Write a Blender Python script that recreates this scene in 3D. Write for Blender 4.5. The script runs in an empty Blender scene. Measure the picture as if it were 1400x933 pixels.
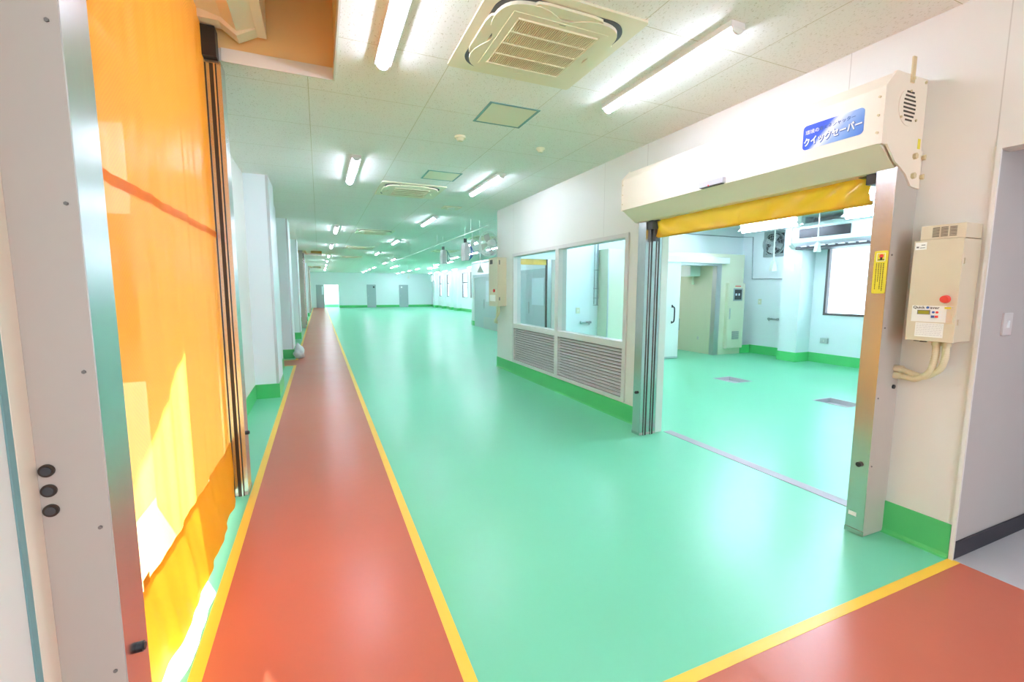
import bpy, bmesh, math, random
from mathutils import Vector, Matrix
random.seed(7)
SC = bpy.context.scene
COL = SC.collection

# ---------------------------------------------------------------- camera, world, sun, exposure
F_PX, YAW, PITCH, ROLL = 611.15, 0.4054, 0.1121, 0.0028
CAM_H = 1.5
EXPOSURE = 0.70
TUBE_E = 50.0
WORLD_E = 3.6
SUN_E = 70.0
SUN_DIR = Vector((0.42, -0.91, -0.48)).normalized()

cam = bpy.data.objects.new('camera', bpy.data.cameras.new('camera'))
COL.objects.link(cam)
cam.data.sensor_width = 36.0
cam.data.lens = F_PX * 36.0 / 1400.0
cam.data.clip_start = 0.02
cam.data.clip_end = 200
_f = Vector((math.sin(YAW) * math.cos(PITCH), math.cos(YAW) * math.cos(PITCH), -math.sin(PITCH)))
_r = Vector((math.cos(YAW), -math.sin(YAW), 0))
_u = _r.cross(_f)
_r2 = _r * math.cos(ROLL) + _u * math.sin(ROLL)
_u2 = -_r * math.sin(ROLL) + _u * math.cos(ROLL)
_m = Matrix((_r2, _u2, -_f)).transposed().to_4x4()
_m.translation = Vector((0, 0, CAM_H))
cam.matrix_world = _m
SC.camera = cam

w = bpy.data.worlds.new('daylight')
SC.world = w
w.use_nodes = True
bg = w.node_tree.nodes['Background']
bg.inputs[0].default_value = (0.70, 0.87, 1.0, 1)
bg.inputs[1].default_value = WORLD_E

sun = bpy.data.objects.new('sun', bpy.data.lights.new('sun', 'SUN'))
COL.objects.link(sun)
sun.data.energy = SUN_E
sun.data.angle = 0.009
sun.data.color = (1.0, 0.95, 0.86)
sun.rotation_euler = SUN_DIR.to_track_quat('-Z', 'Y').to_euler()
sun.location = (-8, 12, 9)

SC.view_settings.view_transform = 'Standard'
SC.view_settings.look = 'None'
SC.view_settings.exposure = EXPOSURE
SC.view_settings.gamma = 1.0
SC.view_settings.use_curve_mapping = False
SC.cycles.max_bounces = 10
SC.cycles.diffuse_bounces = 6
SC.cycles.glossy_bounces = 4
SC.cycles.transmission_bounces = 6
SC.cycles.transparent_max_bounces = 10
SC.cycles.sample_clamp_indirect = 8.0
SC.cycles.caustics_reflective = False
SC.cycles.caustics_refractive = False

# ---------------------------------------------------------------- materials
def srgb(r, g, b):
    def f(c):
        c /= 255.0
        return c / 12.92 if c <= 0.04045 else ((c + 0.055) / 1.055) ** 2.4
    return (f(r), f(g), f(b), 1)

def mat(name, rgb, rough=0.5, metal=0.0, var=0.03, scale=6.0, bump=0.0, bscale=60.0, coat=0.0, spec=0.5, rvar=0.0, aniso=None):
    m = bpy.data.materials.new(name)
    m.use_nodes = True
    nt = m.node_tree
    b = nt.nodes['Principled BSDF']
    tc = nt.nodes.new('ShaderNodeTexCoord')
    nz = nt.nodes.new('ShaderNodeTexNoise')
    nz.inputs['Scale'].default_value = scale
    nz.inputs['Detail'].default_value = 4
    src = tc.outputs['Object']
    if aniso:
        mp = nt.nodes.new('ShaderNodeMapping')
        mp.inputs['Scale'].default_value = aniso
        nt.links.new(src, mp.inputs[0])
        src = mp.outputs[0]
    nt.links.new(src, nz.inputs['Vector'])
    mx = nt.nodes.new('ShaderNodeMixRGB')
    c = srgb(*rgb)
    mx.inputs[1].default_value = tuple(max(0, v * (1 - var)) for v in c[:3]) + (1,)
    mx.inputs[2].default_value = tuple(min(1, v * (1 + var)) for v in c[:3]) + (1,)
    nt.links.new(nz.outputs['Fac'], mx.inputs[0])
    nt.links.new(mx.outputs[0], b.inputs['Base Color'])
    b.inputs['Roughness'].default_value = rough
    b.inputs['Metallic'].default_value = metal
    b.inputs['Coat Weight'].default_value = coat
    b.inputs['Specular IOR Level'].default_value = spec
    if rvar:
        mr = nt.nodes.new('ShaderNodeMapRange')
        mr.inputs['To Min'].default_value = rough - rvar
        mr.inputs['To Max'].default_value = rough + rvar
        nt.links.new(nz.outputs['Fac'], mr.inputs['Value'])
        nt.links.new(mr.outputs[0], b.inputs['Roughness'])
    if bump:
        n2 = nt.nodes.new('ShaderNodeTexNoise')
        n2.inputs['Scale'].default_value = bscale
        n2.inputs['Detail'].default_value = 3
        nt.links.new(tc.outputs['Object'], n2.inputs['Vector'])
        bp = nt.nodes.new('ShaderNodeBump')
        bp.inputs['Strength'].default_value = bump
        bp.inputs['Distance'].default_value = 0.01
        nt.links.new(n2.outputs['Fac'], bp.inputs['Height'])
        nt.links.new(bp.outputs['Normal'], b.inputs['Normal'])
    return m

def emis(name, rgb, strength):
    m = bpy.data.materials.new(name)
    m.use_nodes = True
    b = m.node_tree.nodes['Principled BSDF']
    b.inputs['Base Color'].default_value = (0.9, 0.9, 0.9, 1)
    b.inputs['Emission Color'].default_value = srgb(*rgb)
    b.inputs['Emission Strength'].default_value = strength
    return m

M = {}
M['green'] = mat('green_epoxy', (114, 200, 162), 0.30, var=0.05, scale=1.5, bump=0.05, bscale=9, coat=0.0, rvar=0.05)
M['green_base'] = mat('green_base_paint', (84, 190, 112), 0.35, var=0.03)
M['red'] = mat('red_epoxy', (188, 98, 72), 0.30, var=0.06, scale=1.8, bump=0.06, bscale=10, rvar=0.05)
M['yellow'] = mat('yellow_line_paint', (247, 196, 62), 0.35, var=0.03)
M['wall'] = mat('white_steel_panel', (228, 225, 217), 0.45, var=0.01, scale=1.0)
M['wallw'] = mat('white_panel_cool', (240, 246, 250), 0.35, var=0.01, scale=1.0)
M['ivory'] = mat('ivory_panel', (226, 224, 200), 0.35, var=0.01, scale=1.0)
M['joint'] = mat('panel_joint', (205, 200, 190), 0.6)
M['grey_wall'] = mat('grey_wall_cloth', (184, 177, 170), 0.8, var=0.02, bump=0.1, bscale=200)
M['black_base'] = mat('black_rubber_base', (45, 42, 48), 0.5)
M['grey_floor'] = mat('grey_floor_vinyl', (186, 186, 186), 0.35, var=0.04)
M['cream'] = mat('cream_powder_coat', (240, 228, 208), 0.42, var=0.01)
M['cream_dark'] = mat('cream_bracket', (214, 196, 152), 0.5, var=0.02)
M['box'] = mat('beige_control_box', (214, 200, 170), 0.45, var=0.01)
M['beige'] = mat('warm_grey_coat', (186, 178, 167), 0.45, var=0.01)
M['steel'] = mat('brushed_stainless', (206, 205, 204), 0.24, 1.0, var=0.05, scale=3, aniso=(40, 40, 0.6))
M['alu'] = mat('satin_aluminium', (205, 206, 208), 0.35, 0.8)
M['frame'] = mat('grey_beige_frame', (212, 206, 200), 0.4)
M['sensor'] = mat('lilac_grey_plastic', (186, 184, 192), 0.35)
M['louvre'] = mat('louvre_grey', (214, 208, 206), 0.4)
M['black'] = mat('black_plastic', (30, 30, 32), 0.4)
M['darkgrey'] = mat('dark_grey_plastic', (66, 66, 68), 0.45)
M['slot'] = mat('dark_guide_slot', (58, 44, 34), 0.35)
M['white'] = mat('white_plastic', (240, 240, 236), 0.4, var=0.01)
M['acwhite'] = mat('air_conditioner_plastic', (240, 232, 205), 0.4, var=0.01)
M['grille'] = mat('tan_grille', (196, 150, 84), 0.6)
M['grillegrey'] = mat('mauve_grille', (190, 170, 160), 0.6)
M['teal'] = mat('teal_trim', (118, 158, 158), 0.5)
M['grey_door'] = mat('grey_door', (190, 200, 206), 0.38)
M['door_dark'] = mat('slate_door', (172, 180, 186), 0.4)
M['brownframe'] = mat('bronze_window_frame', (104, 92, 92), 0.4, 0.3)
M['redp'] = mat('red_button_plastic', (232, 70, 60), 0.3)
M['blue'] = mat('blue_hose', (60, 95, 170), 0.4)
M['concrete'] = mat('yard_paving', (134, 131, 124), 0.9, var=0.06)
M['label'] = mat('white_label', (240, 238, 228), 0.5)
M['print'] = mat('label_print', (120, 116, 110), 0.6)
M['lcd'] = mat('olive_display', (150, 145, 40), 0.3)
M['stickyellow'] = mat('yellow_sticker', (232, 214, 60), 0.45)
M['ink'] = mat('dark_ink', (60, 50, 30), 0.5)
M['conduit'] = mat('cream_conduit', (224, 212, 176), 0.5)
M['pipe'] = mat('steel_pipe', (170, 178, 182), 0.35, 0.6)
M['bagm'] = mat('plastic_bag', (225, 228, 230), 0.4, bump=0.3, bscale=30)
M['drain'] = mat('drain_steel', (204, 196, 202), 0.45)
M['threshold'] = mat('mauve_threshold', (176, 164, 172), 0.5)
M['tube'] = emis('lit_tube', (226, 232, 255), TUBE_E)
M['tube_side'] = emis('lit_reflector_tube', (212, 228, 255), TUBE_E * 1.2)
M['frost'] = mat('frosted_pane', (230, 240, 250), 0.2)
M['recess_glow'] = mat('orange_glow_board', (242, 208, 146), 0.5, var=0.02)  # recess colour with the curtain's orange glow painted into it

def ceiling_mat():
    m = mat('rockwool_ceiling_tile', (249, 247, 243), 0.8, var=0.01)
    nt = m.node_tree
    b = nt.nodes['Principled BSDF']
    tc = nt.nodes.new('ShaderNodeTexCoord')
    mp = nt.nodes.new('ShaderNodeMapping')
    mp.inputs['Scale'].default_value = (150, 55, 100)
    n = nt.nodes.new('ShaderNodeTexNoise')
    n.inputs['Scale'].default_value = 1.0
    n.inputs['Detail'].default_value = 2
    r = nt.nodes.new('ShaderNodeValToRGB')
    r.color_ramp.elements[0].position = 0.30
    r.color_ramp.elements[0].color = (0.6, 0.57, 0.48, 1)
    r.color_ramp.elements[1].position = 0.38
    r.color_ramp.elements[1].color = (1, 1, 1, 1)
    nt.links.new(tc.outputs['Object'], mp.inputs[0])
    nt.links.new(mp.outputs[0], n.inputs['Vector'])
    nt.links.new(n.outputs['Fac'], r.inputs[0])
    # tile joints every 0.88 m across and 0.83 m along
    sep = nt.nodes.new('ShaderNodeSeparateXYZ')
    nt.links.new(tc.outputs['Object'], sep.inputs[0])
    def line(out, off, per, wd):
        a = nt.nodes.new('ShaderNodeMath'); a.operation = 'SUBTRACT'; a.inputs[1].default_value = off
        nt.links.new(out, a.inputs[0])
        p = nt.nodes.new('ShaderNodeMath'); p.operation = 'PINGPONG'; p.inputs[1].default_value = per / 2
        nt.links.new(a.outputs[0], p.inputs[0])
        c = nt.nodes.new('ShaderNodeMath'); c.operation = 'LESS_THAN'; c.inputs[1].default_value = wd
        nt.links.new(p.outputs[0], c.inputs[0])
        return c.outputs[0]
    l1 = line(sep.outputs['X'], -0.012, 0.885, 0.0022)
    l2 = line(sep.outputs['Y'], 2.243, 0.83, 0.0022)
    mx = nt.nodes.new('ShaderNodeMath'); mx.operation = 'MAXIMUM'
    nt.links.new(l1, mx.inputs[0]); nt.links.new(l2, mx.inputs[1])
    base = b.inputs['Base Color'].links[0].from_socket
    m1 = nt.nodes.new('ShaderNodeMixRGB'); m1.blend_type = 'MULTIPLY'; m1.inputs[0].default_value = 0.75
    nt.links.new(base, m1.inputs[1]); nt.links.new(r.outputs[0], m1.inputs[2])
    m2 = nt.nodes.new('ShaderNodeMixRGB')
    m2.inputs[2].default_value = srgb(205, 198, 172)
    nt.links.new(mx.outputs[0], m2.inputs[0]); nt.links.new(m1.outputs[0], m2.inputs[1])
    nt.links.new(m2.outputs[0], b.inputs['Base Color'])
    return m
M['ceiling'] = ceiling_mat()

def curtain_mat(name, rgb, trans=0.55, clear=0.06, mesh=True, rough=0.28, through=(255, 182, 84)):
    m = bpy.data.materials.new(name)
    m.use_nodes = True
    nt = m.node_tree
    nt.nodes.clear()
    out = nt.nodes.new('ShaderNodeOutputMaterial')
    tc = nt.nodes.new('ShaderNodeTexCoord')
    ck = nt.nodes.new('ShaderNodeTexChecker'); ck.inputs['Scale'].default_value = 110
    c = srgb(*rgb)
    ck.inputs['Color1'].default_value = c
    ck.inputs['Color2'].default_value = tuple(v * (0.86 if mesh else 1.0) for v in c[:3]) + (1,)
    nt.links.new(tc.outputs['Object'], ck.inputs['Vector'])
    tr = nt.nodes.new('ShaderNodeBsdfTranslucent')
    df = nt.nodes.new('ShaderNodeBsdfDiffuse')
    gl = nt.nodes.new('ShaderNodeBsdfGlossy'); gl.inputs['Roughness'].default_value = rough
    tp = nt.nodes.new('ShaderNodeBsdfTransparent'); tp.inputs['Color'].default_value = (1, .93, .72, 1)
    nt.links.new(ck.outputs['Color'], df.inputs['Color'])
    tr.inputs['Color'].default_value = srgb(*through)
    a = nt.nodes.new('ShaderNodeMixShader'); a.inputs[0].default_value = trans
    nt.links.new(df.outputs[0], a.inputs[1]); nt.links.new(tr.outputs[0], a.inputs[2])
    b = nt.nodes.new('ShaderNodeMixShader'); b.inputs[0].default_value = clear
    nt.links.new(a.outputs[0], b.inputs[1]); nt.links.new(tp.outputs[0], b.inputs[2])
    d = nt.nodes.new('ShaderNodeMixShader'); d.inputs[0].default_value = 0.07
    nt.links.new(b.outputs[0], d.inputs[1]); nt.links.new(gl.outputs[0], d.inputs[2])
    nt.links.new(d.outputs[0], out.inputs['Surface'])
    return m
M['curtain_orange'] = curtain_mat('orange_mesh_sheet', (255, 150, 24), 0.24, 0.05)
M['curtain_bag'] = curtain_mat('orange_bottom_sheet', (232, 140, 24), 0.08, 0.0, mesh=False, through=(255, 160, 40))
M['curtain_seam'] = curtain_mat('orange_seam_tape', (240, 120, 16), 0.12, 0.0, mesh=False, through=(255, 130, 20))
M['curtain_yellow'] = curtain_mat('golden_sheet', (240, 190, 40), 0.25, 0.0, mesh=False, through=(250, 190, 50))

def glass_mat(name='window_glass', tint=(0.93, 0.98, 0.99), refl=0.10):
    m = bpy.data.materials.new(name)
    m.use_nodes = True
    nt = m.node_tree; nt.nodes.clear()
    out = nt.nodes.new('ShaderNodeOutputMaterial')
    tp = nt.nodes.new('ShaderNodeBsdfTransparent'); tp.inputs['Color'].default_value = tint + (1,)
    gl = nt.nodes.new('ShaderNodeBsdfGlossy'); gl.inputs['Roughness'].default_value = 0.02
    lw_ = nt.nodes.new('ShaderNodeLayerWeight'); lw_.inputs['Blend'].default_value = 0.5
    pw = nt.nodes.new('ShaderNodeMath'); pw.operation = 'POWER'; pw.inputs[1].default_value = 5
    nt.links.new(lw_.outputs['Facing'], pw.inputs[0])
    fr = nt.nodes.new('ShaderNodeMath'); fr.operation = 'MULTIPLY_ADD'; fr.inputs[1].default_value = 0.5; fr.inputs[2].default_value = 0.03
    nt.links.new(pw.outputs[0], fr.inputs[0])
    mx = nt.nodes.new('ShaderNodeMixShader')
    nt.links.new(fr.outputs[0], mx.inputs[0])
    nt.links.new(tp.outputs[0], mx.inputs[1]); nt.links.new(gl.outputs[0], mx.inputs[2])
    nt.links.new(mx.outputs[0], out.inputs['Surface'])
    return m
M['glass'] = glass_mat()

def sign_mat():
    m = mat('blue_white_sign_print', (60, 105, 215), 0.3)
    nt = m.node_tree
    b = nt.nodes['Principled BSDF']
    tc = nt.nodes.new('ShaderNodeTexCoord')
    mp = nt.nodes.new('ShaderNodeMapping')
    sep = nt.nodes.new('ShaderNodeSeparateXYZ')
    nt.links.new(tc.outputs['Generated'], sep.inputs[0])
    # generated Y runs from the right edge (0) to the left edge (1), Z runs upwards
    a = nt.nodes.new('ShaderNodeMath'); a.operation = 'MULTIPLY_ADD'
    a.inputs[1].default_value = 0.42
    nt.links.new(sep.outputs['Z'], a.inputs[0]); nt.links.new(sep.outputs['Y'], a.inputs[2])
    r = nt.nodes.new('ShaderNodeValToRGB')
    e = r.color_ramp.elements
    e[0].position = 0.0; e[0].color = srgb(66, 110, 205)
    e[1].position = 1.0; e[1].color = srgb(48, 84, 216)
    for p, c in ((0.25, (96, 142, 214)), (0.55, (150, 178, 226)), (0.78, (246, 248, 250)), (0.90, (60, 100, 222))):
        x = e.new(p); x.color = srgb(*c)
    nt.links.new(a.outputs[0], r.inputs[0])
    nt.links.new(r.outputs[0], b.inputs['Base Color'])
    return m
M['sign'] = sign_mat()

# ---------------------------------------------------------------- builders
ORG = {}

def tag(o, label=None, cat=None, group=None, kind=None):
    if label: o['label'] = label
    if cat: o['category'] = cat
    if group: o['group'] = group
    if kind: o['kind'] = kind
    return o

def empty(name, loc, label=None, cat=None, group=None):
    o = bpy.data.objects.new(name, None)
    o.empty_display_size = 0.1
    COL.objects.link(o)
    o.location = loc
    ORG[o] = Vector(loc)
    return tag(o, label, cat, group)

class MB:
    def __init__(s):
        s.bm = bmesh.new()
    def poly(s, pts):
        vs = [s.bm.verts.new(p) for p in pts]
        s.bm.faces.new(vs)
        return s
    def box(s, x0, x1, y0, y1, z0, z1, bev=0.0, seg=2):
        x0, x1 = sorted((x0, x1)); y0, y1 = sorted((y0, y1)); z0, z1 = sorted((z0, z1))
        r = bmesh.ops.create_cube(s.bm, size=1.0)
        vs = r['verts']
        for v in vs:
            v.co = Vector((x0 + (v.co.x + .5) * (x1 - x0), y0 + (v.co.y + .5) * (y1 - y0), z0 + (v.co.z + .5) * (z1 - z0)))
        if bev:
            es = list({e for v in vs for e in v.link_edges})
            bmesh.ops.bevel(s.bm, geom=es, offset=bev, segments=seg, affect='EDGES', profile=0.5)
        return s
    def prism(s, prof, axis, a0, a1):
        # prof: 2-D points in the two other axes (kept in x,y,z order)
        def P(p, a):
            return {'x': (a, p[0], p[1]), 'y': (p[0], a, p[1]), 'z': (p[0], p[1], a)}[axis]
        A = [s.bm.verts.new(P(p, a0)) for p in prof]
        B = [s.bm.verts.new(P(p, a1)) for p in prof]
        n = len(prof)
        s.bm.faces.new(A); s.bm.faces.new(B[::-1])
        for i in range(n):
            s.bm.faces.new((A[i], B[i], B[(i + 1) % n], A[(i + 1) % n]))
        return s
    def cyl(s, p0, p1, r, seg=16, r2=None):
        p0 = Vector(p0); p1 = Vector(p1); d = p1 - p0
        q = d.to_track_quat('Z', 'Y').to_matrix().to_4x4()
        mt = Matrix.Translation((p0 + p1) / 2) @ q
        bmesh.ops.create_cone(s.bm, cap_ends=True, segments=seg, radius1=r, radius2=r if r2 is None else r2, depth=d.length, matrix=mt)
        return s
    def sphere(s, c, r, sc=(1, 1, 1), seg=16):
        mt = Matrix.Translation(c) @ Matrix.Diagonal((sc[0], sc[1], sc[2], 1))
        bmesh.ops.create_uvsphere(s.bm, u_segments=seg, v_segments=max(6, seg // 2), radius=r, matrix=mt)
        return s
    def tube(s, pts, r, seg=10, closed=False, radii=None):
        pts = [Vector(p) for p in pts]
        n = len(pts)
        rings = []
        up = None
        for i, p in enumerate(pts):
            if closed:
                t = (pts[(i + 1) % n] - pts[i - 1]).normalized()
            else:
                t = (pts[min(i + 1, n - 1)] - pts[max(i - 1, 0)]).normalized()
            if up is None:
                up = Vector((0, 0, 1)) if abs(t.z) < 0.9 else Vector((1, 0, 0))
            a = t.cross(up)
            if a.length < 1e-4: a = t.orthogonal()
            a.normalize(); b = a.cross(t).normalized(); up = b
            rr = radii[i] if radii else r
            rings.append([s.bm.verts.new(p + rr * (math.cos(k * 2 * math.pi / seg) * a + math.sin(k * 2 * math.pi / seg) * b)) for k in range(seg)])
        m = n if closed else n - 1
        for i in range(m):
            A, B = rings[i], rings[(i + 1) % n]
            for k in range(seg):
                s.bm.faces.new((A[k], A[(k + 1) % seg], B[(k + 1) % seg], B[k]))
        if not closed:
            s.bm.faces.new(rings[0][::-1]); s.bm.faces.new(rings[-1])
        return s
    def slab(s, axis, c0, c1, u0, u1, v0, v1, holes=()):
        # wall / floor slab, thickness c0..c1 along axis, rectangle u,v, rectangular holes (u0,u1,v0,v1)
        us = sorted({u0, u1} | {h[0] for h in holes} | {h[1] for h in holes})
        vs = sorted({v0, v1} | {h[2] for h in holes} | {h[3] for h in holes})
        us = [u for u in us if u0 <= u <= u1]; vs = [v for v in vs if v0 <= v <= v1]
        def solid(i, j):
            if i < 0 or j < 0 or i >= len(us) - 1 or j >= len(vs) - 1: return False
            cu = (us[i] + us[i + 1]) / 2; cv = (vs[j] + vs[j + 1]) / 2
            return not any(h[0] < cu < h[1] and h[2] < cv < h[3] for h in holes)
        def P(c, u, v):
            return {'x': (c, u, v), 'y': (u, c, v), 'z': (u, v, c)}[axis]
        cache = {}
        def V(c, i, j):
            k = (c, i, j)
            if k not in cache: cache[k] = s.bm.verts.new(P(c, us[i], vs[j]))
            return cache[k]
        for i in range(len(us) - 1):
            for j in range(len(vs) - 1):
                if not solid(i, j): continue
                for c in (c0, c1):
                    s.bm.faces.new((V(c, i, j), V(c, i + 1, j), V(c, i + 1, j + 1), V(c, i, j + 1)))
                for di, dj, a, b in ((-1, 0, (i, j), (i, j + 1)), (1, 0, (i + 1, j), (i + 1, j + 1)), (0, -1, (i, j), (i + 1, j)), (0, 1, (i, j + 1), (i + 1, j + 1))):
                    if not solid(i + di, j + dj):
                        s.bm.faces.new((V(c0, *a), V(c0, *b), V(c1, *b), V(c1, *a)))
        return s
    def build(s, name, m, parent=None, smooth=False, sharp=40):
        me = bpy.data.meshes.new(name)
        bmesh.ops.recalc_face_normals(s.bm, faces=s.bm.faces)
        if parent is not None:
            o = ORG[parent]
            for v in s.bm.verts: v.co -= o
            org = o
        else:
            xs = [v.co for v in s.bm.verts]
            org = Vector(((min(c.x for c in xs) + max(c.x for c in xs)) / 2, (min(c.y for c in xs) + max(c.y for c in xs)) / 2, min(c.z for c in xs)))
            if s.__dict__.get('keep'): org = Vector((0, 0, 0))
            for v in s.bm.verts: v.co -= org
        s.bm.to_mesh(me); s.bm.free()
        me.materials.append(M[m] if isinstance(m, str) else m)
        if smooth:
            for p in me.polygons: p.use_smooth = True
            try: me.set_sharp_from_angle(angle=math.radians(sharp))
            except Exception: pass
        ob = bpy.data.objects.new(name, me)
        COL.objects.link(ob)
        if parent is not None: ob.parent = parent
        else: ob.location = org
        ORG[ob] = org.copy()
        return ob

def struct(name, mb, m, parent=None, label=None):
    mb.keep = True
    o = mb.build(name, m, parent)
    if parent is None:
        o['kind'] = 'structure'
        if label: o['label'] = label
    return o

def dup(o, parent=None):
    c = o.copy(); COL.objects.link(c); c.parent = parent
    ORG[c] = ORG.get(o, Vector((0, 0, 0))).copy()
    for ch in list(o.children): dup(ch, c)
    return c

def text_mesh(name, body, size, m, parent, loc, right, up, depth=0.0015, shear=0.0, squash=1.0, align='LEFT', offset=0.0):
    cu = bpy.data.curves.new(name, 'FONT')
    cu.body = body; cu.size = size; cu.extrude = depth / 2; cu.shear = shear
    cu.align_x = align; cu.align_y = 'BOTTOM_BASELINE'; cu.offset = offset; cu.resolution_u = 3
    t = bpy.data.objects.new(name + '_src', cu); COL.objects.link(t)
    bpy.context.view_layer.update()
    dg = bpy.context.evaluated_depsgraph_get()
    me = bpy.data.meshes.new_from_object(t.evaluated_get(dg))
    bpy.data.objects.remove(t); bpy.data.curves.remove(cu)
    right = Vector(right).normalized(); up = Vector(up).normalized(); n = right.cross(up)
    o = ORG[parent]
    for v in me.vertices:
        c = v.co.copy()
        v.co = Vector(loc) + right * c.x * squash + up * c.y + n * c.z - o
    me.materials.clear(); me.materials.append(M[m])
    me.name = name
    ob = bpy.data.objects.new(name, me); COL.objects.link(ob); ob.parent = parent
    ORG[ob] = o.copy()
    return ob

def rounded(x0, x1, y0, y1, r, n=6):
    pts = []
    for cx, cy, a0 in ((x1 - r, y1 - r, 0), (x0 + r, y1 - r, 90), (x0 + r, y0 + r, 180), (x1 - r, y0 + r, 270)):
        for k in range(n + 1):
            a = math.radians(a0 + 90 * k / n)
            pts.append((cx + r * math.cos(a), cy + r * math.sin(a)))
    return pts

XR, H = 3.211, 3.023
XRB = 3.321            # back face of the right partition
XL = -0.86             # left wall
YE = 8.22              # end of the right partition
YF = 41.5              # far wall
XW = 9.7               # window wall
SA, SB = -0.4775, 0.4495   # red walkway edges
Y1 = 1.158
L_SHUT = [(1.47, 3.80), (19.5, 21.6), (32.0, 34.2)]

# ---------------------------------------------------------------- structure
drain_holes = [(6.22, 6.60, 5.20, 5.63), (6.25, 6.60, 3.51, 3.93)]
struct('floor', MB().slab('z', -0.12, 0.0, -1.15, XW + .2, -3.2, YF + 1.6, drain_holes), 'green', label='glossy green epoxy floor of the hall')
struct('floor_walkway', MB().slab('z', 0.0004, 0.0020, SA, SB, Y1, YF, ()), 'red', label='red painted walkway running down the hall')
struct('floor_crossing', MB().slab('z', 0.0004, 0.0020, -0.66, XR, -3.0, Y1, ()), 'red', label='red painted floor crossing in front of the hall')
struct('floor_branch', MB().slab('z', 0.0004, 0.0020, XL + .01, SA, 9.84, 10.58, ()), 'red', label='short red branch of the walkway leading to the left wall')
struct('floor_corridor', MB().slab('z', 0.0002, 0.0026, XR, 7.0, -1.6, 1.203, ()), 'grey_floor', label='grey vinyl floor of the side corridor')
struct('trim_1', MB().slab('z', 0.0005, 0.0032, SB, SB + .051, Y1 + .0505, YF, ()), 'yellow', label='yellow line along the right edge of the red walkway')
t2 = MB()
for a, b in ((Y1 + .05, 9.79), (10.63, YF)):
    t2.slab('z', 0.0005, 0.0032, SA - .051, SA, a, b)
struct('trim_2', t2, 'yellow', label='yellow line along the left edge of the red walkway')
struct('trim_3', MB().slab('z', 0.0005, 0.0032, SB, XR, Y1, Y1 + .05), 'yellow', label='yellow line where the green floor meets the red crossing')
t4 = MB().slab('z', 0.0005, 0.0032, XL + .02, SA - .0, 9.79, 9.84).slab('z', 0.0005, 0.0032, XL + .02, SA, 10.58, 10.63)
struct('trim_4', t4, 'yellow', label='two yellow lines edging the short red branch')
struct('trim_5', MB().slab('z', 0.0005, 0.003, 3.335, 3.435, 1.66, 3.64), 'threshold', label='mauve grey threshold strip under the open shutter')

rec = [(-0.56, 0.17, 1.3, 3.69), (-1.1, -0.56, 1.3, 3.83), (-1.1, 0.17, 19.3, 21.6), (-1.1, 0.17, 31.9, 34.2)]
struct('ceiling', MB().slab('z', H, H + .08, -1.15, XW + .2, -3.2, YF + 1.6, rec), 'ceiling', label='speckled rock wool tile ceiling')
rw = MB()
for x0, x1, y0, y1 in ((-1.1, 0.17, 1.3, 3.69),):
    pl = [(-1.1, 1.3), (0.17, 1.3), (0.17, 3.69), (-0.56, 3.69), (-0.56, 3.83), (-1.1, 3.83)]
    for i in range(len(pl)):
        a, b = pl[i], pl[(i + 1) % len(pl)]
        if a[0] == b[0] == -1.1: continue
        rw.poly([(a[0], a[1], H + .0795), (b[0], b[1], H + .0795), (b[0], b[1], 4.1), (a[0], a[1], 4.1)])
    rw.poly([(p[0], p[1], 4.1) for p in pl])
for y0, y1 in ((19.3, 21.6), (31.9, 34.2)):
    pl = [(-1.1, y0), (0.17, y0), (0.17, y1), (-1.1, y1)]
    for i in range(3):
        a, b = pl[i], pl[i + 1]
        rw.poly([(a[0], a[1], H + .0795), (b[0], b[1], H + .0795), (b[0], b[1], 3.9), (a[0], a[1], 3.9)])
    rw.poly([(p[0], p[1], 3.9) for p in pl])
struct('ceiling_recess', rw, 'recess_glow', label='deep recess in the ceiling above the left shutter')
struct('trim_6', MB().box(-0.535, 0.17, 3.678, 3.69, H - .006, H + .08).box(0.158, 0.17, 1.31, 3.678, H - .006, H + .08), 'wall', label='edge trim around the ceiling recess')

# right partition with shutter opening, louvred window and corridor opening
wr = MB().slab('x', XR, XRB, -3.1, YE, 0, H, [(-1.5, 1.207, -1, 2.222), (1.60, 3.66, -1, 2.30), (4.17, 7.42, 0.235, 2.135)])
wall_right = struct('wall_right', wr, 'wall', label='white panel wall on the right')
jn = MB()
for y, z0, z1 in ((1.955, 2.70, H), (4.665, 2.15, H), (7.43, 2.15, H), (7.43, .2, .23), (1.215, 2.24, H), (3.9, .2, 2.29), (3.9, 2.7, H)):
    jn.box(XR - .0006, XR + .001, y - .0025, y + .0025, z0, z1)
struct('joint', jn, 'joint', wall_right)
bs = MB()
for a, b in ((1.21, 1.60), (3.66, YE + .012)):
    bs.prism([(XR + .001, 0), (XR - .03, 0.0), (XR - .016, .006), (XR - .010, .025), (XR - .009, .2), (XR + .001, .2)], 'y', a, b)
bs.box(XR, XRB, YE, YE + .012, 0, .2)
struct('baseboard_right', bs, 'green_base', label='green baseboard along the right wall')
struct('trim_7', MB().box(XR - .012, XR, 1.188, 1.207, 0, 2.24).box(XR - .012, XR, -1.5, 1.188, 2.222, 2.24), 'wall', label='cream edge frame of the corridor opening')
struct('wall_corridor', MB().box(XRB, 7.0, 1.203, 1.30, 0, 2.6).box(XR + .004, XRB, 1.2, 1.207, 0, 2.222), 'grey_wall', label='grey side wall of the corridor at the right edge')
struct('wall_corridor_end', MB().box(7.0, 7.1, -1.7, 1.3, 0, 2.6), 'grey_wall')
struct('wall_corridor_near', MB().box(XRB, 7.0, -1.7, -1.6, 0, 2.6), 'grey_wall')
struct('ceiling_corridor', MB().box(XRB, 7.1, -1.7, 1.3, 2.6, 2.68), 'wallw')
struct('baseboard_corridor', MB().box(XR + .002, 7.0, 1.190, 1.2, 0, .1), 'black_base', label='black baseboard along the grey corridor wall')

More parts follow.
